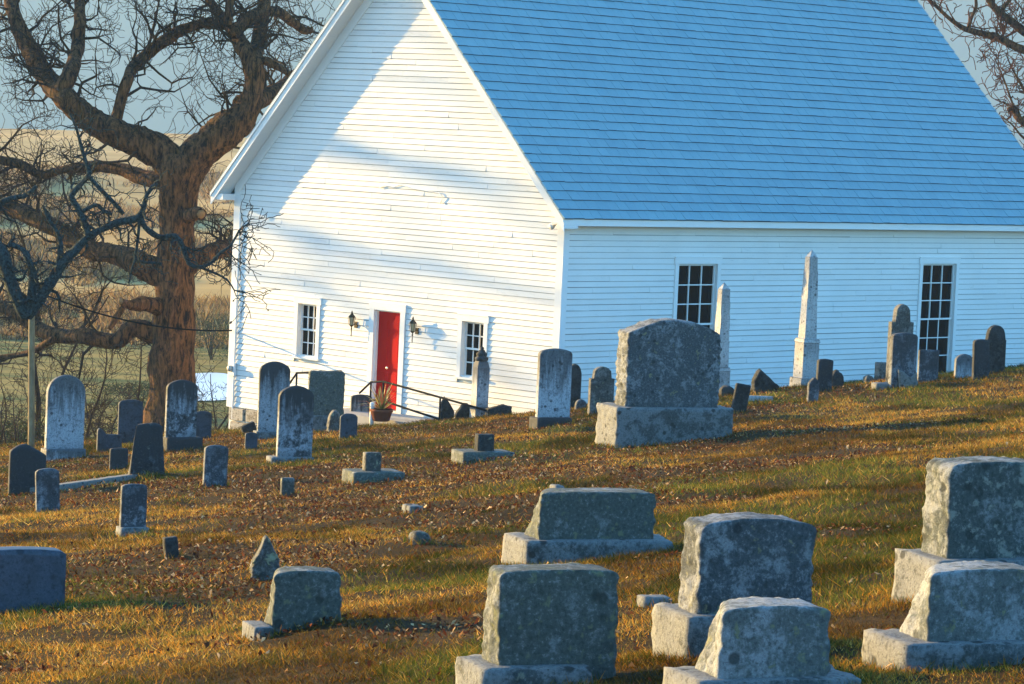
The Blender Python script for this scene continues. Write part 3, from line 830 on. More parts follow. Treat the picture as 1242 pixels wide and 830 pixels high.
stone('dark rounded boulder right of the tall obelisk base', 1003, 1023, 449, 471, 'field_dark', .25, 15, name='boulder', cat='boulder', group=None, prof=prof_round(.55), bevel=.05, amp=.03)
stone('tall brown headstone with round head between square shoulders, beside the right side window', 1073, 1105, 368, 467, 'field', .14, 26, prof=prof_shoulder(.2, .78, .66), amp=.004, cell=.02)
stone('dark spotted tablet standing before the tall brown round headed stone', 1076, 1111, 403, 470, 'marble_s', .13, 26, prof=prof_seg(.04))
stone('broken pale shard leaning at the foot of the dark spotted tablet', 1090, 1114, 446, 471, 'flatstone', .06, 15, name='broken_slab', cat='broken slab', group=None, prof=prof_pts([(-1, 1), (-.5, .85), (.3, .5), (1, .75)]), lean=-8, amp=.01)
stone('low square brown block left of the dark spotted tablet', 1060, 1077, 439, 461, 'field', .2, 22, name='fieldstone_marker', cat='fieldstone', bevel=.02, amp=.008)
stone('flat pale stone in the grass below the square brown block', 1056, 1096, 464, 472, 'flatstone', .3, 15, name='fallen_slab', cat='fallen slab', group=None, bevel=.03, amp=.01)
stone('small grey lump beside the square brown block', 1046, 1060, 455, 463, 'field', .2, 15, name='fieldstone_marker', cat='fieldstone', prof=prof_round(.6), bevel=.04, amp=.015)
stone('square dark tablet with pale foot in front of the right side window', 1111, 1138, 424, 464, 'marble_s', .08, 22, prof=prof_flat)
stone('low pale arched stone right of the right side window', 1156, 1181, 429, 459, 'marble_n', .09, 22, prof=prof_seg(.2))
stone('narrow dark speckled tablet in front of the last round headed stone', 1178, 1200, 411, 460, 'marble_d', .09, 22, lean=-2, prof=prof_seg(.04))
stone('black headstone with round head and narrow shoulders, last on the right by the side wall', 1191, 1219, 394, 453, 'field_dark', .12, 22, prof=prof_shoulder(.2, .70, .82), cell=.02)
V, F = slab_mesh(w=2.9, t=.42, h=.075, bevel=.015, amp=.006, cell=.05, sink=.1, seed=77)
lp = hit(111, 586); az = R_(66); out = []
for (x, y, z) in V:
    X = lp.x + x * math.cos(az) - y * math.sin(az); Y = lp.y + x * math.sin(az) + y * math.cos(az)
    out.append((X - lp.x, Y - lp.y, z - .025 + .125 * (X - lp.x) - .0685 * (Y - lp.y)))
lo_ = new_mesh('ledger_stone', out, F, M['flatstone'], None, True, None, lp); tag(lo_, 'long pale flat ledger stone lying in leaves at the left', 'ledger stone')

# obelisks and the finial pillar
def obelisk(label, x0, x1, yt, yb, yaw, parts, mat='obelisk'):
    P, s = spot((x0 + x1) / 2, yb)
    root = thing('obelisk', Vector(P) + Vector((-math.sin(R_(yaw)), math.cos(R_(yaw)), 0)) * .2, label, 'obelisk', 'obelisk monuments by the church', R_(yaw))
    for nm, wpx0, wpx1, ya, yb_ in parts:
        z0, z1 = (yb - yb_) / s, (yb - ya) / s
        k = 1 / (math.cos(R_(yaw)) + math.sin(R_(yaw))) / s
        a, b = wpx0 * k / 2, wpx1 * k / 2
        if nm == 'base' or nm == 'plinth': z0 -= .0
        mb = MB(); bt = -.4 if yb_ >= yb else z0
        n = 6; bev = .08
        if nm == 'finial':
            mb.lathe((0, 0, 0), [(r * k, (yb - y) / s) for r, y in wpx0_prof], 16)
        else:
            rings = []
            for i in range(n + 1):
                f = i / n; z = bt + (z1 - bt) * f; hw = a + (b - a) * f
                rings.append([Vector((sx * hw, sy * hw, z)) for sx, sy in ((-1, -1), (1, -1), (1, 1), (-1, 1))])
            for i in range(n):
                for j in range(4): mb.quad(rings[i][j], rings[i][(j + 1) % 4], rings[i + 1][(j + 1) % 4], rings[i + 1][j])
            mb.poly(rings[0][::-1]); mb.poly(rings[-1])
        o = mb.build(nm, M[mat], root, False)
        bm = bmesh.new(); bm.from_mesh(o.data); bmesh.ops.remove_doubles(bm, verts=bm.verts, dist=1e-4)
        sharp = [e for e in bm.edges if len(e.link_faces) == 2 and e.calc_face_angle(0) > .3]
        bmesh.ops.bevel(bm, geom=sharp, offset=.008, segments=1, affect='EDGES'); bm.to_mesh(o.data); bm.free()
    return root
obelisk('tallest white marble obelisk on a stepped base in front of the side wall', 963, 1002, 303, 469, 26,
        [('plinth', 40, 37, 459, 469), ('base', 30, 29, 416, 459), ('cornice', 31, 28, 411, 416), ('shaft', 22.5, 15, 312, 411), ('pyramid_tip', 15, .5, 303, 312)])
obelisk('shorter white marble obelisk beside the left side window', 864, 892, 343, 476, 26,
        [('base', 26, 25, 450, 476), ('cornice', 24, 22, 446, 450), ('shaft', 20, 15, 351, 446), ('pyramid_tip', 15, .5, 343, 351)])
# pillar with finial
P, s = spot(581, 503)
root = thing('marble_pillar', Vector(P) + Vector((0, .15, 0)), 'slender marble pillar with a stepped finial against the front wall', 'monument', 'obelisk monuments by the church', R_(24))
def sq(mb, rows, s_=s):
    k = 1 / (math.cos(R_(24)) + math.sin(R_(24))) / s_ / 2
    rg = [[Vector((sx * w * k, sy * w * k, (503 - y) / s_)) for sx, sy in ((-1, -1), (1, -1), (1, 1), (-1, 1))] for w, y in rows]
    for i in range(len(rg) - 1):
        for j in range(4): mb.quad(rg[i][j], rg[i][(j + 1) % 4], rg[i + 1][(j + 1) % 4], rg[i + 1][j])
    mb.poly(rg[0][::-1]); mb.poly(rg[-1])
mb = MB(); sq(mb, [(24, 515), (24, 494)]); mb.build('base', M['marble_n'], root)
mb = MB(); sq(mb, [(21, 494), (21, 446), (18, 441), (15, 438)]); mb.build('shaft', M['marble_n'], root)
mb = MB(); mb.lathe((0, 0, 0), [(r / s, (503 - y) / s) for r, y in [(7, 438), (8, 437), (8.5, 434), (6, 433), (6.5, 431), (7, 429), (4.5, 427), (3.5, 425), (2.2, 424), (2.6, 422.5), (1.6, 421), (.2, 420.4)]], 16)
mb.build('finial', M['marble_d'], root, True)

# ------------------------------------------------------------------ ground sheet
def axis(segs):
    out = []
    for a, b, st in segs:
        n = max(1, int(round((b - a) / st))); out += list(np.linspace(a, b, n, endpoint=False))
    out.append(segs[-1][1]); return np.array(out)
xs = axis([(-620, -200, 60), (-200, -60, 10), (-60, -18, 2), (-18, 18, .3), (18, 60, 2), (60, 200, 10), (200, 620, 60)])
ys = axis([(-60, 8, 4), (8, 100, .33), (100, 180, 2), (180, 520, 5), (520, 900, 20), (900, 3400, 100)])
XX, YY = np.meshgrid(xs, ys); ZZ = G(XX, YY)
nx_, ny_ = len(xs), len(ys)
me = bpy.data.meshes.new('ground')
me.vertices.add(nx_ * ny_); me.vertices.foreach_set('co', np.stack([XX, YY, ZZ], -1).astype(np.float32).ravel())
ii = np.arange(nx_ * ny_).reshape(ny_, nx_)
fq = np.stack([ii[:-1, :-1], ii[:-1, 1:], ii[1:, 1:], ii[1:, :-1]], -1).reshape(-1, 4)
me.loops.add(fq.size); me.loops.foreach_set('vertex_index', fq.ravel().astype(np.int32))
me.polygons.add(len(fq)); me.polygons.foreach_set('loop_start', np.arange(0, fq.size, 4, dtype=np.int32))
me.polygons.foreach_set('use_smooth', np.ones(len(fq), bool)); me.update(); me.validate()
t = NT('ground_soil_and_pasture'); g = t.geo()
n1 = t.noise(g, .7, 8, .65); n2 = t.noise(g, 14, 6, .7); n3 = t.noise(t.geo((.35, 1.6, 1)), .05, 8, .6); n4 = t.noise(t.geo((.3, 1.5, 1)), .35, 6, .65)
near = t.mix(t.ramp(n1, [(.38, 0.), (.62, 1.)]), (.05, .032, .008), (.13, .07, .014))
n5 = t.noise(g, 55, 6, .75)
near = t.mix(t.ramp(n2, [(.40, .8), (.55, 0.)]), near, (.04, .024, .010))
near = t.mix(t.ramp(n5, [(.42, .8), (.56, 0.)]), near, (.03, .018, .008))
past = t.mix(t.ramp(n4, [(.38, 0.), (.6, 1.)]), (.075, .095, .022), (.30, .22, .06))
gold = t.mix(t.ramp(n3, [(.35, 0.), (.65, 1.)]), (.42, .255, .08), (.64, .41, .15))
gold = t.mix(t.ramp(n4, [(.55, 0.), (.75, .5)]), gold, (.24, .15, .045))
sp = t.n.new('ShaderNodeSeparateXYZ'); t.link(g, sp.inputs[0])
yw = t.math('ADD', sp.outputs[1], t.math('MULTIPLY', n3, 60))
f1 = t.ramp(t.math('MULTIPLY', t.math('SUBTRACT', sp.outputs[1], 78), .05), [(0, 0.), (1, 1.)])
f2 = t.ramp(t.math('MULTIPLY', t.math('SUBTRACT', yw, 195), .02), [(0, 0.), (1, 1.)])
t.color(t.mix(f1, near, t.mix(f2, past, gold))); t.set(.95, 0, .1)
t.bump(t.math('ADD', n2, n5), 1.0, .05)
me.materials.append(t.mat)
o = bpy.data.objects.new('ground', me); COL.objects.link(o); o['kind'] = 'structure'

# pond in the valley
mb = MB(); pc = at(252, 471, 142); pz = -12.56
pts = []
for k in range(48):
    a = 2 * math.pi * k / 48; r = 1 + .12 * math.sin(3 * a + 1) + .08 * math.sin(5 * a)
    pts.append(Vector((2.6 * r * math.cos(a), 7.5 * r * math.sin(a), 0)))
mb.poly(pts); pond = mb.build('pond', plain('pale_ice', (.78, .82, .86), .25, 0, .5, .08, 2), None, loc=(pc.x, pc.y, pz), fix=False); pond['kind'] = 'structure'

# ------------------------------------------------------------------ grass and leaves
def mesh_np(name, verts, tris, mat, cols, kind='stuff'):
    me = bpy.data.meshes.new(name)
    me.vertices.add(len(verts)); me.vertices.foreach_set('co', verts.astype(np.float32).ravel())
    me.loops.add(tris.size); me.loops.foreach_set('vertex_index', tris.astype(np.int32).ravel())
    me.polygons.add(len(tris)); me.polygons.foreach_set('loop_start', np.arange(0, tris.size, 3, dtype=np.int32))
    me.update()
    ca = me.color_attributes.new('Col', 'FLOAT_COLOR', 'POINT')
    c4 = np.ones((len(verts), 4), np.float32); c4[:, :3] = cols; ca.data.foreach_set('color', c4.ravel())
    me.materials.append(mat)
    o = bpy.data.objects.new(name, me); COL.objects.link(o); o['kind'] = kind
    return o
def attr_mat(name, rough, transl):
    t = NT(name); a = t.n.new('ShaderNodeAttribute'); a.attribute_name = 'Col'
    d = t.n.new('ShaderNodeBsdfDiffuse'); tr = t.n.new('ShaderNodeBsdfTranslucent'); mx = t.n.new('ShaderNodeMixShader'); mx.inputs[0].default_value = transl
    t.link(a.outputs['Color'], d.inputs['Color']); t.link(a.outputs['Color'], tr.inputs['Color'])
    t.link(d.outputs[0], mx.inputs[1]); t.link(tr.outputs[0], mx.inputs[2])
    t.link(mx.outputs[0], t.n['Material Output'].inputs['Surface']); return t.mat
def scatter(n, power, y0=10.5, y1=80):
    # depth distribution density ~ area * y^-power
    yy = np.linspace(y0, y1, 400); wgt = (.40 * yy + 6) * yy ** -power; c = np.cumsum(wgt); c /= c[-1]
    y = np.interp(rng.random(n), c, yy); hw = .20 * y + 3
    x = (rng.random(n) * 2 - 1) * hw
    return x, y
def outside_church(x, y, m=.05):
    qx = x - CW.x; qy = y - CW.y
    u = qx * dF.x + qy * dF.y; s_ = qx * dS.x + qy * dS.y
    ok = ~((u > -m) & (s_ > -m))
    return ok
def patch(x, y): return fbm(x / 1.7 + 40, y / 3.2 + 9, 21, 4)
def leafiness(x, y):
    a = fbm(x / 2.2 + 7, y / 2.6 + 3, 33, 4)
    px = 621 + FPX * x / y
    bias = -.02 + .09 * (1 - sstep(150, 700, px)) + .05 * sstep(22, 34, y) - .05 * sstep(900, 1250, px)
    return a + bias

NG = 1500000
x, y = scatter(NG, 1.55)
lf = leafiness(x, y); keep = outside_church(x, y) & (rng.random(NG) < np.clip(1.25 - 1.1 * sstep(.52, .66, lf), .25, 1))
crest = 75.5 + 24 * sstep(-7, 5, x); keep &= y < crest + 2
tuft = fbm(x / .28, y / .4, 51, 2); keep &= rng.random(NG) < .55 + .9 * sstep(.35, .6, tuft)
x = x[keep]; y = y[keep]; tuft = tuft[keep]; n = len(x)
z = G(x, y)
p1 = patch(x, y); p2 = fbm(x / .6 + 3, y / .9, 77, 3); green = np.clip(.12 + sstep(.49, .62, p1) + .6 * sstep(.6, .75, p2), 0, 1)
r = rng.random(n)
gold_c = np.array([.52, .225, .026]); straw = np.array([.62, .40, .10]); brown = np.array([.20, .095, .028]); grn = np.array([.085, .11, .018]); olive = np.array([.22, .155, .028])
c = np.where((r < .36)[:, None], gold_c, np.where((r < .52)[:, None], straw, np.where((r < .82)[:, None], olive, brown)))
gm = (rng.random(n) < green * .85)[:, None]; c = np.where(gm, np.where((rng.random(n) < .7)[:, None], grn, olive), c)
c = c * ((.35 + .8 * rng.random(n)) * (.40 + 1.1 * sstep(.3, .7, fbm(x / .9 + 5, y / 1.5, 87, 3))))[:, None]
hgt = (.024 + .0005 * y) * (.5 + .9 * rng.random(n)) * (.65 + .7 * tuft) * (1 + .45 * green)
wid = (.0016 + .00011 * y) * (.7 + .6 * rng.random(n))
a = rng.random(n) * 6.283; le = rng.normal(0, .85, n); le2 = rng.normal(0, .85, n)
b0 = np.stack([x, y, z - .01], 1); sd = np.stack([np.cos(a) * wid, np.sin(a) * wid, np.zeros(n)], 1)
tip = b0 + np.stack([le * hgt, le2 * hgt, hgt], 1)
V = np.stack([b0 - sd, b0 + sd, tip], 1).reshape(-1, 3); T = np.arange(3 * n).reshape(-1, 3)
# longer blades left by the mower round every stone
gx = []
for (lc, gw, gt, ga) in GROW:
    m = int(150 * (gw + gt) * (1.6 if lc.y < 30 else 1)); q = rng.random(m); sd_ = rng.integers(0, 4, m); e = np.abs(rng.normal(0, .03, m)) + .005
    lx = np.where(sd_ < 2, (q - .5) * gw * 1.05, np.where(sd_ == 2, -gw / 2 - e, gw / 2 + e)); ly = np.where(sd_ == 0, -gt / 2 - e, np.where(sd_ == 1, gt / 2 + e, (q - .5) * gt))
    gx.append(np.stack([lc.x + lx * math.cos(ga) - ly * math.sin(ga), lc.y + lx * math.sin(ga) + ly * math.cos(ga)], 1))
gx = np.concatenate(gx); x2 = gx[:, 0]; y2 = gx[:, 1]; n2_ = len(x2); z2 = G(x2, y2)
h2 = (.05 + .05 * rng.random(n2_)) * (.7 + .006 * y2); w2 = .0016 + .00011 * y2; a2 = rng.random(n2_) * 6.283
bb = np.stack([x2, y2, z2 - .01], 1); s2 = np.stack([np.cos(a2) * w2, np.sin(a2) * w2, 0 * w2], 1); tp = bb + np.stack([rng.normal(0, .45, n2_) * h2, rng.normal(0, .45, n2_) * h2, h2], 1)
V = np.concatenate([V, np.stack([bb - s2, bb + s2, tp], 1).reshape(-1, 3)]); T = np.arange(len(V)).reshape(-1, 3)
r2 = rng.random(n2_)[:, None]; c2 = np.where(r2 < .45, grn, np.where(r2 < .75, olive, gold_c)) * (.6 + .6 * rng.random(n2_))[:, None]; c = np.concatenate([c, c2])
mesh_np('grass', V, T, attr_mat('dry_grass', .9, .38), np.repeat(c, 3, 0))

NL = 330000
x, y = scatter(NL, .85, 10.5, 80)
lf = leafiness(x, y) + .30 * (fbm(x / .42, y / .6, 61, 3) - .5)
keep = outside_church(x, y) & (rng.random(NL) < np.clip(sstep(.53, .72, lf) * .85 + .045, 0, 1))
crest = 75.5 + 24 * sstep(-7, 5, x); keep &= y < crest + 1
x = x[keep]; y = y[keep]; n = len(x); z = G(x, y) + rng.random(n) * .03 + .008
L = (.008 + .0115 * rng.random(n)) * (1 + .008 * y); Wd = L * (.45 + .25 * rng.random(n))
a = rng.random(n) * 6.283; tx = rng.normal(0, .55, n); ty = rng.normal(0, .55, n); fold = rng.normal(.35, .35, n)
e1 = np.stack([np.cos(a), np.sin(a), tx], 1); e2 = np.stack([-np.sin(a), np.cos(a), ty], 1); up = np.array([0, 0, 1.])
ctr = np.stack([x, y, z], 1)
A = ctr - e1 * L[:, None]; B = ctr + e1 * L[:, None] + up * (L * rng.normal(.1, .4, n))[:, None]
C1 = ctr + e2 * Wd[:, None] + up * (Wd * fold)[:, None]; C2 = ctr - e2 * Wd[:, None] + up * (Wd * fold)[:, None]
V = np.stack([A, C2, B, C1], 1).reshape(-1, 3)
base = 4 * np.arange(n)[:, None]
T = np.concatenate([base + np.array([0, 1, 2]), base + np.array([0, 2, 3])], 1).reshape(-1, 3)
pal = np.array([[.055, .022, .012], [.12, .035, .015], [.20, .06, .02], [.26, .12, .045], [.40, .22, .09], [.62, .40, .20], [.08, .04, .022]])
ci = rng.choice(7, n, p=[.20, .24, .16, .12, .09, .09, .10]); c = pal[ci] * (.7 + .6 * rng.random(n))[:, None]
mesh_np('fallen_leaves', V, T, attr_mat('dead_leaf', .7, .25), np.repeat(c, 4, 0))

# ------------------------------------------------------------------ trees
def crom(pts, per=6):
    P = [np.array(p, float) for p in pts]; P = [2 * P[0] - P[1]] + P + [2 * P[-1] - P[-2]]; out = []
    for i in range(1, len(P) - 2):
        for k in range(per):
            t = k / per; a, b, c, d = P[i - 1:i + 3]
            out.append(.5 * (2 * b + (c - a) * t + (2 * a - 5 * b + 4 * c - d) * t * t + (3 * b - a - 3 * c + d) * t ** 3))
    out.append(P[-2]); return out

RK = [1.0]; PER = [6]; SG = [1]
def trace(pts, D):
    """pts: (px, py, radius_px[, depth offset]) in the photograph -> world points and radii"""
    w = []
    for p in pts:
        d = D + (SG[0] * abs(p[3]) if len(p) > 3 else 0)
        q = at(p[0], p[1], d); w.append((q.x, q.y, q.z, p[2] * d / FPX))
    c = crom(w, PER[0]); return [Vector(q[:3]) for q in c], [max(.006, q[3] * RK[0]) for q in c]

def limb_mesh(pts, rad, sides=12, gnarl=.12, seed=0):
    mb = MB(); mb.tube(pts, rad, sides)
    off = Vector((seed * 3.1, seed * 1.7, 0)); k = 0
    for i in range(len(pts)):
        for j in range(sides):
            v = mb.v[k]; d = v - pts[i]
            q = Vector((v.x * 2.2, v.y * 2.2, v.z * 1.2)) + off
            f = 1 + gnarl * (mnoise.noise(q) * 1.1 + mnoise.noise(q * 3.1) * .6 + mnoise.noise(Vector((q.x * 6, q.y * 6, q.z * 1.5))) * .7)
            mb.v[k] = pts[i] + d * f; k += 1
    return mb

tmin = .0075
def twig(mb, p, d, L, r, lev, rd, wander=.45, up=.08, kids=(5, 4, 3), sides=3, leaf=None):
    n = 5 if lev > 0 else 4
    pts = [p.copy()]; dirs = [d.copy()]; q = p.copy(); d = d.copy()
    for i in range(n):
        d = d + Vector((rd.gauss(0, wander), rd.gauss(0, wander), rd.gauss(0, wander) + up)); d.normalize()
        q = q + d * (L / n); pts.append(q.copy()); dirs.append(d.copy())
    rr = [max(tmin, r * (1 - .8 * i / n)) for i in range(n + 1)]
    mb.tube(pts, rr, 4 if lev > 1 else sides, cap=False)
    if lev > 0:
        k = kids[min(len(kids) - 1, 3 - lev)] if lev <= 3 else kids[0]
        for c in range(k):
            i = rd.randint(1, n); sd = Vector((rd.gauss(0, 1), rd.gauss(0, 1), rd.gauss(0, 1))).normalized()
            nd = (dirs[i] * .7 + sd * .9).normalized()
            twig(mb, pts[i], nd, L * rd.uniform(.4, .7), rr[i] * .62, lev - 1, rd, wander, up, kids, sides, leaf)
    elif leaf is not None and rd.random() < leaf[1]:
        e = pts[-1]; s_ = rd.uniform(.03, .06)
        a = Vector((rd.gauss(0, 1), rd.gauss(0, 1), rd.gauss(0, 1))).normalized() * s_; b = Vector((rd.gauss(0, .5), rd.gauss(0, .5), -1)).normalized() * s_ * 1.6
        leaf[0].poly([e, e + a * .6 + b * .5, e + b, e - a * .6 + b * .5])

def sprout(mb, pts, rad, rd, per_m=1.2, L=(.8, 2.0), lev=2, rmax=.045, skip=.15, wander=.45, up=.08, leaf=None, kids=(5, 4, 3)):
    acc = 0; tot = sum((pts[i + 1] - pts[i]).length for i in range(len(pts) - 1)); run = 0
    for i in range(len(pts) - 1):
        l = (pts[i + 1] - pts[i]).length; run += l
        if run < tot * skip: continue
        acc += l * per_m
        while acc > 0:
            if rd.random() < acc:
                t = (pts[i + 1] - pts[i]).normalized(); sd = Vector((rd.gauss(0, 1), rd.gauss(0, 1) * .7, rd.gauss(.25, 1)))
                sd = (sd - t * sd.dot(t)).normalized(); d = (sd + t * .55).normalized()
                p = pts[i] + sd * rad[i] * .7
                twig(mb, p, d, rd.uniform(*L), min(rmax, rad[i] * .5), lev, rd, wander, up, kids, leaf=leaf)
            acc -= 1

def tree(name, label, D, base, limbs, bark, twigmat, rd, group=None, per_m=1.1, L=(.8, 2.2), lev=2, gn=.12, wander=.45, leafmat=None, up=.08, kids=(5, 4, 3), dens_by_r=True, sides=12):
    P0 = at(base[0], base[1], D + (base[2] if len(base) > 2 else 0)); P0.z = Gf(P0.x, P0.y)
    root = thing(name, P0, label, 'tree', group)
    tw = MB(); lf = MB()
    for i, lb in enumerate(limbs):
        nm = 'trunk' if i == 0 else 'limb'
        pts, rad = trace(lb, D); pts = [p - P0 for p in pts]
        if i == 0:
            g = Vector((pts[0].x, pts[0].y, Gf(pts[0].x + P0.x, pts[0].y + P0.y) - P0.z - .4))
            if g.z < pts[0].z - .05: pts = [g] + pts; rad = [rad[0] * 1.25] + rad
        mb = limb_mesh(pts, rad, sides if max(rad) > .12 else 8, gn, i + 1)
        mb.build(nm, bark, root, True)
        if i > 0 or D < 60: sprout(tw, pts, rad, rd, per_m, L, lev, leaf=(lf, .25) if leafmat else None, wander=wander, up=up, kids=kids)
    if tw.v: tw.build('crown', twigmat, root, True, fix=False)
    if lf.v: lf.build('dead_leaves', leafmat, root, fix=False)
    return root
M['dleaf'] = plain('curled_dead_leaf', (.07, .03, .016), .8, 0, .2, .4, 20)

oak_limbs = [
    [(206, 540, 39), (207, 500, 34), (209, 440, 31), (211, 380, 28), (212, 320, 27), (214, 270, 25), (216, 235, 26), (219, 206, 32), (222, 188, 26)],
    [(218, 212, 26), (200, 190, 24), (176, 176, 22), (150, 165, 20), (118, 151, 18), (96, 134, 16.5), (78, 117, 16), (58, 96, 15, -1), (44, 76, 14, -1.5), (30, 50, 12, -2), (20, 27, 10, -2), (12, 0, 9, -2.5), (2, -40, 7, -3)],
    [(74, 112, 13), (82, 94, 11), (90, 74, 10, .5), (95, 50, 9, 1), (96, 30, 8, 1), (97, 0, 7, 1.5), (100, -40, 5, 2)],
    [(136, 158, 10), (141, 145, 8), (147, 120, 8), (155, 98, 8), (163, 80, 8, .5), (182, 63, 8, 1), (214, 40, 8, 1.2), (240, 30, 7, 1.3), (262, 29, 7, 1.2), (280, 33, 6, 1)],
    [(222, 212, 28), (238, 190, 26), (256, 174, 25), (276, 158, 24), (292, 142, 21), (303, 124, 16), (308, 100, 14), (307, 76, 13), (312, 55, 10, .6), (317, 30, 10, 1), (320, 8, 9, 1), (324, -30, 7, 1.5)],
    [(306, 80, 12), (298, 62, 11), (286, 44, 10, -.6), (276, 30, 8, -1), (264, 14, 7, -1), (254, 0, 6, -1.2), (240, -30, 5, -1.5)],
    [(284, 42, 8), (292, 30, 8, .3), (306, 20, 8, .5), (322, 14, 7, 1), (340, 16, 7, 1.4), (356, 28, 6, 1.8), (369, 37, 6, 2), (380, 36, 4, 2)],
    [(310, 74, 6), (322, 74, 6), (335, 80, 5), (348, 88, 4.5), (362, 98, 4)],
    [(276, 30, 6), (278, 12, 6), (280, -20, 5)],
    [(296, 132, 18), (316, 120, 14, 1), (340, 108, 10, 2), (360, 90, 8, 3)],
    [(208, 338, 22), (184, 328, 19), (166, 319, 17), (149, 311, 15, -.4), (130, 307, 14, -.8), (112, 304, 13, -1.2), (92, 293, 13, -1.6), (70, 278, 12, -2), (44, 266, 12, -2.4), (20, 256, 11, -3), (0, 250, 10, -3.4), (-50, 236, 8, -4.4), (-110, 228, 6, -5)],
    [(208, 418, 17), (194, 408, 14), (180, 402, 13), (166, 398, 12), (156, 401, 12), (146, 411, 12), (136, 414, 11.5), (118, 411, 11), (100, 408, 11), (80, 408, 10, -.4), (64, 406, 10, -.6), (46, 398, 9.5, -1), (28, 386, 9, -1.4), (10, 376, 8, -1.8), (-20, 366, 7, -2.4), (-70, 372, 5, -3)],
    [(66, 411, 5), (52, 419, 5, -.2), (38, 427, 4.5, -.5), (20, 431, 4, -.8), (0, 434, 4, -1), (-30, 436, 3, -1.4)],
    [(216, 330, 18), (232, 318, 15), (250, 309, 13), (268, 303, 12, .6), (286, 298, 11, 1.6), (310, 290, 9, 3.2)],
    [(212, 222, 14), (192, 219, 12), (170, 214, 11, -.6), (148, 206, 9, -1), (124, 202, 9, -1.4), (100, 203, 8, -1.8), (76, 206, 6, -2), (50, 212, 6, -2.4), (26, 200, 6, -2.8), (0, 194, 6, -3), (-40, 186, 5, -3.6)],
]
rd = random.Random(21); RK[0] = .88
oak = tree('oak_tree', 'massive bare old oak with thick crooked limbs beside the white church', 80, (207, 520), oak_limbs, M['bark'], M['twig'], rd, 'bare oak trees',
           per_m=8.5, L=(.6, 2.6), lev=2, kids=(6, 5, 3), gn=.16, wander=.5, sides=28)
# stubs on the trunk
def stub(pts, tipmat=True):
    SG[0] = -1; P, r = trace(pts, 80); SG[0] = 1; P = [p - oak.location for p in P]
    mb = limb_mesh(P, r, 10, .18, 3); o = mb.build('broken_limb', M['bark'], oak, True)
    t = (P[-1] - P[-2]).normalized(); mb = MB(); mb.tube([P[-1] - t * .02, P[-1] + t * .05, P[-1] + t * .07], [r[-1] * .9, r[-1] * .62, r[-1] * .2], 7); mb.build('broken_end', M['cutwood'], o)
stub([(228, 262, 12, -.5), (238, 258, 9, -.9), (244, 260, 8, -1.2)])
stub([(196, 372, 13, -.2), (172, 369, 10, -.8), (158, 370, 7.5, -1.2), (147, 366, 5, -1.4)])
stub([(150, 372, 4, -1.2), (140, 386, 5, -1.4), (132, 400, 3, -1.5)])

# lichen covered small tree, trunk just outside the left edge
RK[0] = .64
li = [
    [(-72, 640, 22), (-70, 560, 20), (-66, 480, 18), (-58, 410, 17), (-48, 350, 16), (-36, 310, 15)],
    [(-46, 345, 15), (-25, 310, 13), (-8, 296, 13), (4, 312, 13), (12, 340, 13), (22, 364, 13), (30, 382, 12), (40, 376, 11), (52, 356, 11), (62, 342, 11), (72, 326, 10), (82, 312, 9.5), (90, 305, 9), (98, 296, 7.5), (108, 286, 7), (124, 278, 7), (140, 271, 7), (156, 267, 7), (168, 264, 8), (174, 252, 6), (178, 236, 5), (190, 222, 4)],
    [(34, 380, 12), (38, 360, 9), (40, 335, 8), (37, 322, 7), (30, 306, 6), (22, 300, 5), (10, 296, 5)],
    [(60, 344, 8), (70, 322, 6), (74, 300, 5), (70, 282, 4), (60, 268, 4), (52, 250, 3)],
    [(108, 287, 6), (102, 270, 6), (96, 256, 6), (90, 246, 6), (86, 238, 6), (94, 228, 5), (104, 217, 5), (108, 210, 5), (104, 196, 4), (99, 180, 4), (92, 154, 3), (84, 138, 2)],
    [(106, 212, 4), (122, 230, 4), (138, 246, 4), (150, 260, 4)],
    [(98, 258, 4), (110, 251, 4), (118, 249, 4), (126, 256, 3.5), (136, 260, 3)],
    [(170, 262, 5), (176, 276, 5), (186, 284, 5.5), (196, 288, 5), (212, 286, 5), (222, 300, 5), (229, 320, 5), (242, 324, 4), (256, 319, 3.5), (268, 306, 3), (280, 298, 2.2), (290, 280, 1.8), (300, 272, 1.4)],
    [(169, 266, 3.5), (168, 282, 3.2), (166, 300, 3), (164, 314, 3), (174, 318, 3), (196, 320, 2.4)],
    [(165, 312, 2.6), (160, 326, 2.2), (156, 344, 2)],
    [(-40, 315, 10), (-20, 270, 8), (-4, 250, 7), (14, 240, 5), (30, 238, 4), (44, 226, 3)],
    [(242, 324, 2.4), (262, 332, 2), (276, 340, 1.7), (284, 352, 1.3)],
]
rd = random.Random(5)
PER[0] = 2
lich = tree('lichen_tree', 'small crooked tree with blue grey lichen reaching in from the left edge', 58, (-72, 640), li, M['lichen_bark'], M['lichen_bark'], rd, None,
            per_m=11, L=(.2, .8), lev=1, gn=.22, wander=.6, leafmat=M['dleaf'], up=.02, kids=(4, 3, 3), sides=10)
RK[0] = 1.0; PER[0] = 6
tw = MB(); lf = MB(); rd = random.Random(8)
for (x, y) in ((280, 298), (290, 282), (300, 272), (284, 352), (276, 305)):
    p = at(x, y, 58) - lich.location
    for k in range(4): twig(tw, p, Vector((rd.uniform(.2, 1), rd.gauss(0, .3), rd.uniform(-.7, .8))).normalized(), rd.uniform(.4, .85), .011, 1, rd, .35, .0, (4, 3), leaf=(lf, .4))
tw.build('crown', M['lichen_bark'], lich, True, fix=False); lf.build('dead_leaves', M['dleaf'], lich, fix=False)

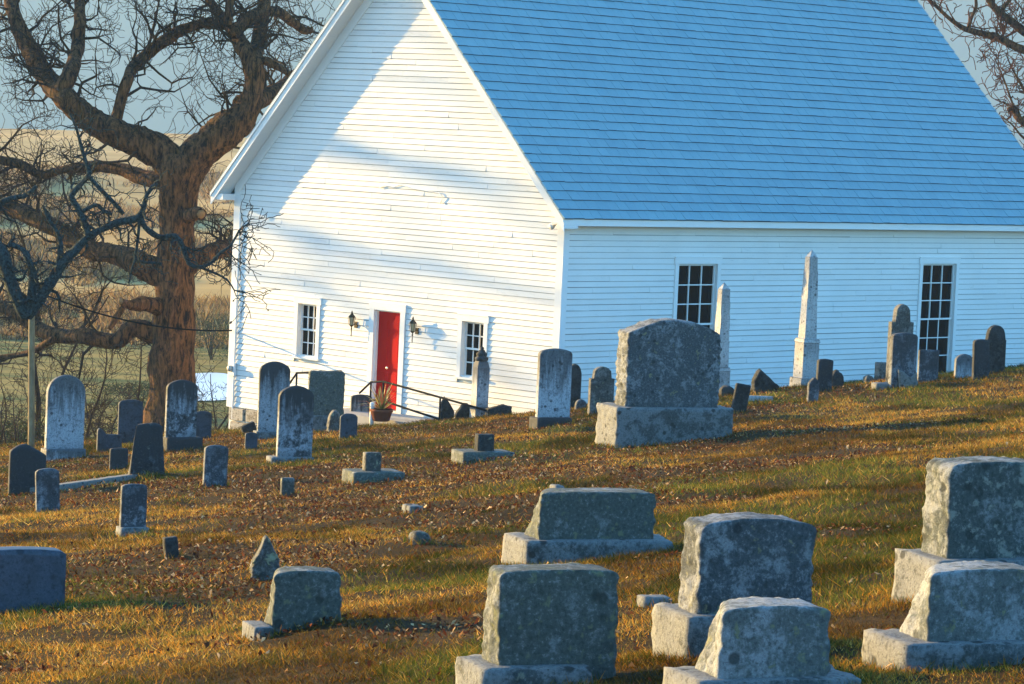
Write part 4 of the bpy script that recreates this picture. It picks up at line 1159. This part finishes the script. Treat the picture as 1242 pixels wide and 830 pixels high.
# big bare tree down in the valley to the left; its limbs throw the soft bands on the gable
def valley_tree():
    rd = random.Random(12)
    S = Vector((-.866, .5, 0)); Q = Vector((.5, .866, 0)); c = Vector((-2.6, 70.4, 0)) + S * 58
    b = c + Q * 4.2; b.z = Gf(b.x, b.y)
    root = thing('oak_tree', b, 'tall bare oak standing alone down the slope left of the church', 'tree', 'bare oak trees')
    top = 13.5
    pts = [Vector((0, 0, -.4)) + Vector((rd.gauss(0, .25), rd.gauss(0, .25), 0)) * (i > 1) + Vector((0, 0, (top - b.z) * i / 10)) for i in range(11)]
    limb_mesh(pts, [.55 * (1 - .085 * i) for i in range(11)], 12, .15, 4).build('trunk', M['bark'], root, True)
    tw = MB()
    for z0, z1, r, sgn, ln in ((8.6, 10.1, .26, -1, 9), (9.6, 8.3, .18, -1, 9), (6.6, 7.4, .20, -1, 9), (5.6, 5.2, .16, -1, 9), (11.2, 12.6, .15, -1, 8), (10.4, 11.6, .10, -1, 8), (7.5, 9.5, .2, 1, 7), (4.5, 6.5, .2, 1, 7), (10, 13, .15, 1, 6)):
        p = [Vector((0, 0, z0 - b.z)) + Q * sgn * ln * k / 8 + S * rd.gauss(0, .6) * (k > 0) + Vector((0, 0, (z1 - z0) * k / 8 + rd.gauss(0, .14))) for k in range(9)]
        rr = [r * (1 - .09 * k) for k in range(9)]
        limb_mesh(p, rr, 8, .15, 6).build('limb', M['bark'], root, True); sprout(tw, p, rr, rd, 1.6, (1, 3.0), 2, .06)
    tw.build('crown', M['twig'], root, True, fix=False)
valley_tree()

# tree behind the church on the right
rt = [
    [(1330, 420, 24), (1326, 300, 22), (1318, 200, 20), (1305, 110, 17), (1290, 40, 15), (1280, -40, 12)],
    [(1304, 105, 9), (1276, 72, 7), (1258, 64, 6), (1240, 60, 5.5), (1226, 54, 5), (1210, 46, 4.5), (1196, 42, 4), (1180, 38, 3.6), (1168, 34, 3.2), (1152, 23, 2.6), (1138, 10, 2.2), (1123, -4, 2)],
    [(1292, 60, 8), (1262, 48, 6), (1242, 38, 5.5), (1226, 26, 5), (1212, 15, 4.5), (1202, 4, 4), (1190, -16, 3)],
    [(1310, 140, 8), (1280, 132, 6), (1256, 138, 5), (1238, 146, 4.5), (1230, 132, 4), (1222, 134, 3)],
    [(1174, 36, 2.4), (1178, 22, 2.2), (1184, 8, 2), (1182, -10, 1.6)],
    [(1212, 18, 2.5), (1220, 6, 2.2), (1232, -8, 2)],
    [(1300, 150, 5), (1270, 160, 3.5), (1250, 156, 2.5), (1236, 146, 1.8), (1226, 120, 1.3), (1216, 92, .9), (1206, 70, .6)],
    [(1300, 160, 5), (1268, 140, 3.5), (1248, 118, 2.4), (1236, 98, 1.6), (1228, 84, 1.0), (1220, 66, .6)],
    [(1306, 200, 5), (1276, 182, 3.5), (1256, 176, 2.4), (1240, 166, 1.6), (1228, 152, 1.0), (1214, 140, .6)],
    [(1306, 210, 5), (1280, 200, 3.5), (1262, 200, 2.4), (1246, 188, 1.6), (1236, 176, 1.0), (1226, 160, .6)],
]
rd = random.Random(33); tmin = .014
M['red_twig'] = m_bark('reddish_twig', (.05, .022, .014), (.20, .085, .05), None, .5, 2)
tree('oak_tree', 'bare tree with reddish twig ends rising behind the roof at upper right', 102, (1330, 420), rt, M['bark'], M['red_twig'], rd, 'bare oak trees', per_m=6.5, L=(.7, 2.2), lev=2, gn=.1, wander=.42, leafmat=M['dleaf'])

tmin = .0075
# utility pole and the cable to the church
pb = hit(38, 547); pd = min(pb.y, 70)
pb = at(38, 547, pd); pb.z = Gf(pb.x, pb.y); ptop = at(38.5, 350, pd)
pole = thing('utility_pole', pb, 'slim weathered wooden utility pole with its left side sunlit', 'utility pole')
H_ = ptop - pb; mb = limb_mesh([Vector((0, 0, -.4)) if i == 0 else Vector((H_.x * i / 8, H_.y * i / 8, H_.z * i / 8)) for i in range(9)], [.078 - .0012 * i for i in range(9)], 14, .03, 2)
mb.build('post', M['pole'], pole, True)
mb = MB(); tq = Vector(H_); mb.tube([tq + Vector((.05, 0, -.12)), tq + Vector((.14, 0, -.12)), tq + Vector((.16, 0, -.1)), tq + Vector((.16, 0, -.04))], [.012, .012, .03, .02], 8); mb.build('insulator', M['meter'], pole, True)
a = ptop + Vector((.16, 0, -.08)); b = front_uv(281, 401, .06)[2]
mb = MB(); mb.tube([Vector(a.lerp(b, i / 20)) - Vector((0, 0, .25 * (1 - (2 * i / 20 - 1) ** 2))) - a for i in range(21)], .019, 6)
o = mb.build('overhead_cable', M['rubber'], None, True, loc=a); tag(o, 'black service cable running from the wooden pole to the church corner', 'cable')

# ------------------------------------------------------------------ scrub along the crest and in the valley
M['leafy'] = attr_mat('evergreen_leaf', .7, .2)
def shrub(label, px, D, h, n, rd, name='bare_shrub', L=None, spread=.5, mat=None, group='bare shrubs beyond the churchyard', lev=2):
    P = at(px, 500, D); P.z = Gf(P.x, P.y)
    root = thing(name, P, label, 'shrub', group)
    st = MB(); tw = MB()
    for i in range(n):
        d = Vector((rd.gauss(0, spread), rd.gauss(0, spread), 1)).normalized(); pts = [Vector((rd.gauss(0, .15), rd.gauss(0, .15), -.1))]
        m = 8; hh = h * rd.uniform(.6, 1)
        for k in range(m):
            d = (d + Vector((rd.gauss(0, .2), rd.gauss(0, .2), .06))).normalized(); pts.append(pts[-1] + d * hh / m)
        r0 = .012 * hh + .008; rr = [r0 * (1 - .8 * k / m) for k in range(m + 1)]
        st.tube(pts, rr, 6); sprout(tw, pts, rr, rd, 3.2, (.3 * h * .6, .5 * h * .6), lev, .014, .2, .4, .1)
    st.build('stems', mat or M['scrub'], root, True, fix=False); tw.build('crown', mat or M['scrub'], root, True, fix=False)
rd = random.Random(71)
shrub('leaning bare sapling right of the tall pale round topped tablet', 143, 84, 4.2, 1, rd, 'sapling', spread=.25)
shrub('bare brown sapling behind the tall pale round topped tablet', 88, 86, 4.4, 2, rd, 'sapling', spread=.3)
shrub('tall brown sapling tangled with the oak limbs at the left edge', 57, 90, 9.2, 2, rd, 'sapling', spread=.10)
for px, D, h, n, lab in ((112, 92, 3.6, 6, 'twiggy brown bush between the pale tablet and the oak trunk'), (24, 84, 3.0, 7, 'twiggy brown bush left of the wooden pole'), (52, 88, 3.2, 7, 'reddish upright bush just right of the wooden pole'),
                       (160, 96, 3.0, 6, 'brown bush behind the narrow slate blue tablet'), (258, 100, 5.0, 5, 'tall bare bush in the gap between oak trunk and church, in front of the pond'), (272, 92, 3.4, 7, 'dense brown bush against the church corner'),
                       (240, 112, 5.5, 4, 'bare bush farther back behind the oak trunk, near the pond'), (128, 105, 4.2, 5, 'bare bush farther back, above the low curved headstone'), (4, 92, 3.4, 8, 'twiggy bush at the very left edge')):
    shrub(lab, px, D, h, n, rd)

def leafy(label, px, py, D, w, h, rd, n=5200, c0=(.035, .05, .02), c1=(.075, .075, .03)):
    P = at(px, py, D); P.z = Gf(P.x, P.y)
    root = thing('evergreen_bush', P, label, 'bush', 'dark bushes beyond the churchyard')
    mb = MB()
    for k in range(7):
        d = Vector((rd.gauss(0, .5), rd.gauss(0, .5), 1)).normalized(); mb.tube([Vector((0, 0, -.1)), d * h * .4, d * h * .85 + Vector((rd.gauss(0, .1), 0, 0))], [.04, .025, .01], 5)
    mb.build('stems', M['scrub'], root, True, fix=False)
    g = np.random.default_rng(int(px) + 5); cl = g.normal(0, 1, (26, 3)); cl /= np.linalg.norm(cl, axis=1)[:, None]; cl *= (g.random(26) ** .4)[:, None]
    cl = cl * np.array([w / 2, w / 2, h * .45]) + np.array([0, 0, h * .5])
    c = cl[g.integers(0, 26, n)] + g.normal(0, 1, (n, 3)) * np.array([w * .09, w * .09, h * .08]); c[:, 2] = np.abs(c[:, 2])
    a = g.normal(0, 1, (n, 3)); a /= np.linalg.norm(a, axis=1)[:, None]; b = np.cross(a, g.normal(0, 1, (n, 3))); b /= np.linalg.norm(b, axis=1)[:, None]
    s_ = (.03 + .035 * g.random(n))[:, None]
    V = np.stack([c - a * s_ * .5, c + a * s_ * .5, c + b * s_ * 1.5], 1).reshape(-1, 3); T = np.arange(3 * n).reshape(-1, 3)
    cc = np.array(c0) + (np.array(c1) - np.array(c0)) * g.random(n)[:, None]
    o = mesh_np('foliage', V, T, M['leafy'], np.repeat(cc, 3, 0)); o.parent = root
    del o['kind']
rd = random.Random(6)
leafy('dark bush at the left edge beyond the wooden pole', 8, 530, 86, 2.4, 1.9, rd)
leafy('dark bush right of the tall pale round topped tablet', 122, 530, 90, 1.9, 1.5, rd)
leafy('dark bush beyond the far bank of the pond', 256, 445, 158, 7, 2.6, rd)
leafy('dark low bush at the pasture edge behind the oak limbs', 176, 470, 128, 4.0, 1.6, rd)

g_ = np.random.default_rng(3); NBR = 170000
by = 165 + 190 * g_.random(NBR) ** 1.3; bx = -.02 * by - .20 * by * g_.random(NBR)
cl_ = fbm(bx / 5, by / 14, 91, 3); kp = g_.random(NBR) < sstep(.40, .62, cl_); bx = bx[kp]; by = by[kp]; nb_ = len(bx)
bz = G(bx, by); bh_ = (.25 + .6 * g_.random(nb_)) * (.6 + 1.4 * sstep(.55, .75, cl_[kp])); ba = g_.random(nb_) * 6.283; bw_ = .05 + .06 * g_.random(nb_)
b0 = np.stack([bx, by, bz], 1); sd = np.stack([np.cos(ba) * bw_, np.sin(ba) * bw_, 0 * bw_], 1); tip = b0 + np.stack([g_.normal(0, .5, nb_) * bh_, g_.normal(0, .5, nb_) * bh_, bh_], 1)
bc = np.array([[.36, .20, .06], [.24, .13, .045], [.14, .09, .035], [.44, .30, .12]])[g_.integers(0, 4, nb_)] * (.6 + .7 * g_.random(nb_))[:, None]
mesh_np('brush', np.stack([b0 - sd, b0 + sd, tip], 1).reshape(-1, 3), np.arange(3 * nb_).reshape(-1, 3), attr_mat('dry_brush', .9, .3), np.repeat(bc, 3, 0))

# ------------------------------------------------------------------ far ridge and air
mx = np.linspace(-620, 620, 120); my = np.linspace(2300, 3300, 40)
MX, MY = np.meshgrid(mx, my); tt = np.clip((MY - 2300) / 900, 0, 1)
MZ = -40 + (330 + 60 * (fbm(MX / 600, MY * 0 + 1, 5, 4) - .5)) * np.sin(tt * math.pi / 2) ** .8 + (fbm(MX / 120, MY / 120, 8, 4) - .5) * 50 * tt
vs = np.stack([MX, MY, MZ], -1).reshape(-1, 3); ii = np.arange(vs.shape[0]).reshape(40, 120)
fs = np.stack([ii[:-1, :-1], ii[:-1, 1:], ii[1:, 1:], ii[1:, :-1]], -1).reshape(-1, 4)
t = NT('ridge_forest'); g = t.geo(); f = t.noise(g, .02, 8, .7)
t.color(t.mix(f, (.035, .045, .03), (.085, .075, .045))); t.set(1, 0, 0)
hl = new_mesh('hills', vs.tolist(), fs.tolist(), t.mat, None, True); hl['kind'] = 'structure'
HAZE_D = 3.3e-4
hz = bpy.data.materials.new('valley_air'); hz.use_nodes = True; nt = hz.node_tree
nt.nodes.remove(nt.nodes['Principled BSDF']); pv = nt.nodes.new('ShaderNodeVolumePrincipled')
pv.inputs['Density'].default_value = HAZE_D; pv.inputs['Color'].default_value = (.46, .72, 1.0, 1); pv.inputs['Anisotropy'].default_value = 0.0
nt.links.new(pv.outputs[0], nt.nodes['Material Output'].inputs['Volume'])
mb = MB(); X1 = 640
mb.box(lambda u, n, v: Vector((u, n, v)), -X1, X1, -130, 3450, -70, 420)
hb = mb.build('haze', hz, None); hb['kind'] = 'stuff'

# ------------------------------------------------------------------ light, sky, camera
sunH = (dF * math.cos(R_(14)) - dS * math.sin(R_(14))).normalized(); EL = R_(10)
sund = Vector((sunH.x * math.cos(EL), sunH.y * math.cos(EL), math.sin(EL)))
L = bpy.data.lights.new('sun', 'SUN'); L.energy = 4.0; L.angle = R_(.5); L.color = (1, .66, .22)
lo = bpy.data.objects.new('sun', L); COL.objects.link(lo); lo.rotation_euler = sund.to_track_quat('Z', 'Y').to_euler()
w = bpy.data.worlds.new('World'); sc.world = w; w.use_nodes = True; nt = w.node_tree
bg = nt.nodes['Background']; sky = nt.nodes.new('ShaderNodeTexSky'); sky.sky_type = 'NISHITA'; sky.sun_disc = False
sky.sun_elevation = EL; sky.sun_rotation = math.atan2(sund.x, sund.y)
sky.air_density = 1.0; sky.dust_density = .2; sky.ozone_density = 3.0
hs = nt.nodes.new('ShaderNodeHueSaturation'); hs.inputs['Saturation'].default_value = 1.22
nt.links.new(sky.outputs[0], hs.inputs['Color']); nt.links.new(hs.outputs[0], bg.inputs['Color']); bg.inputs['Strength'].default_value = .15

cd = bpy.data.cameras.new('camera'); cd.sensor_width = 36; cd.lens = FPX * 36 / 1242; cd.clip_end = 9000; cd.clip_start = .5
co = bpy.data.objects.new('camera', cd); COL.objects.link(co)
from mathutils import Matrix
co.matrix_world = Matrix(((Rv.x, Uv.x, -Fv.x, 0), (Rv.y, Uv.y, -Fv.y, 0), (Rv.z, Uv.z, -Fv.z, 0), (0, 0, 0, 1)))
sc.camera = co
sc.view_settings.view_transform = 'Standard'; sc.view_settings.look = 'None'; sc.view_settings.gamma = 1
sc.view_settings.exposure = 2.25
sc.cycles.use_denoising = True
sc.cycles.max_bounces = 6; sc.cycles.volume_bounces = 0
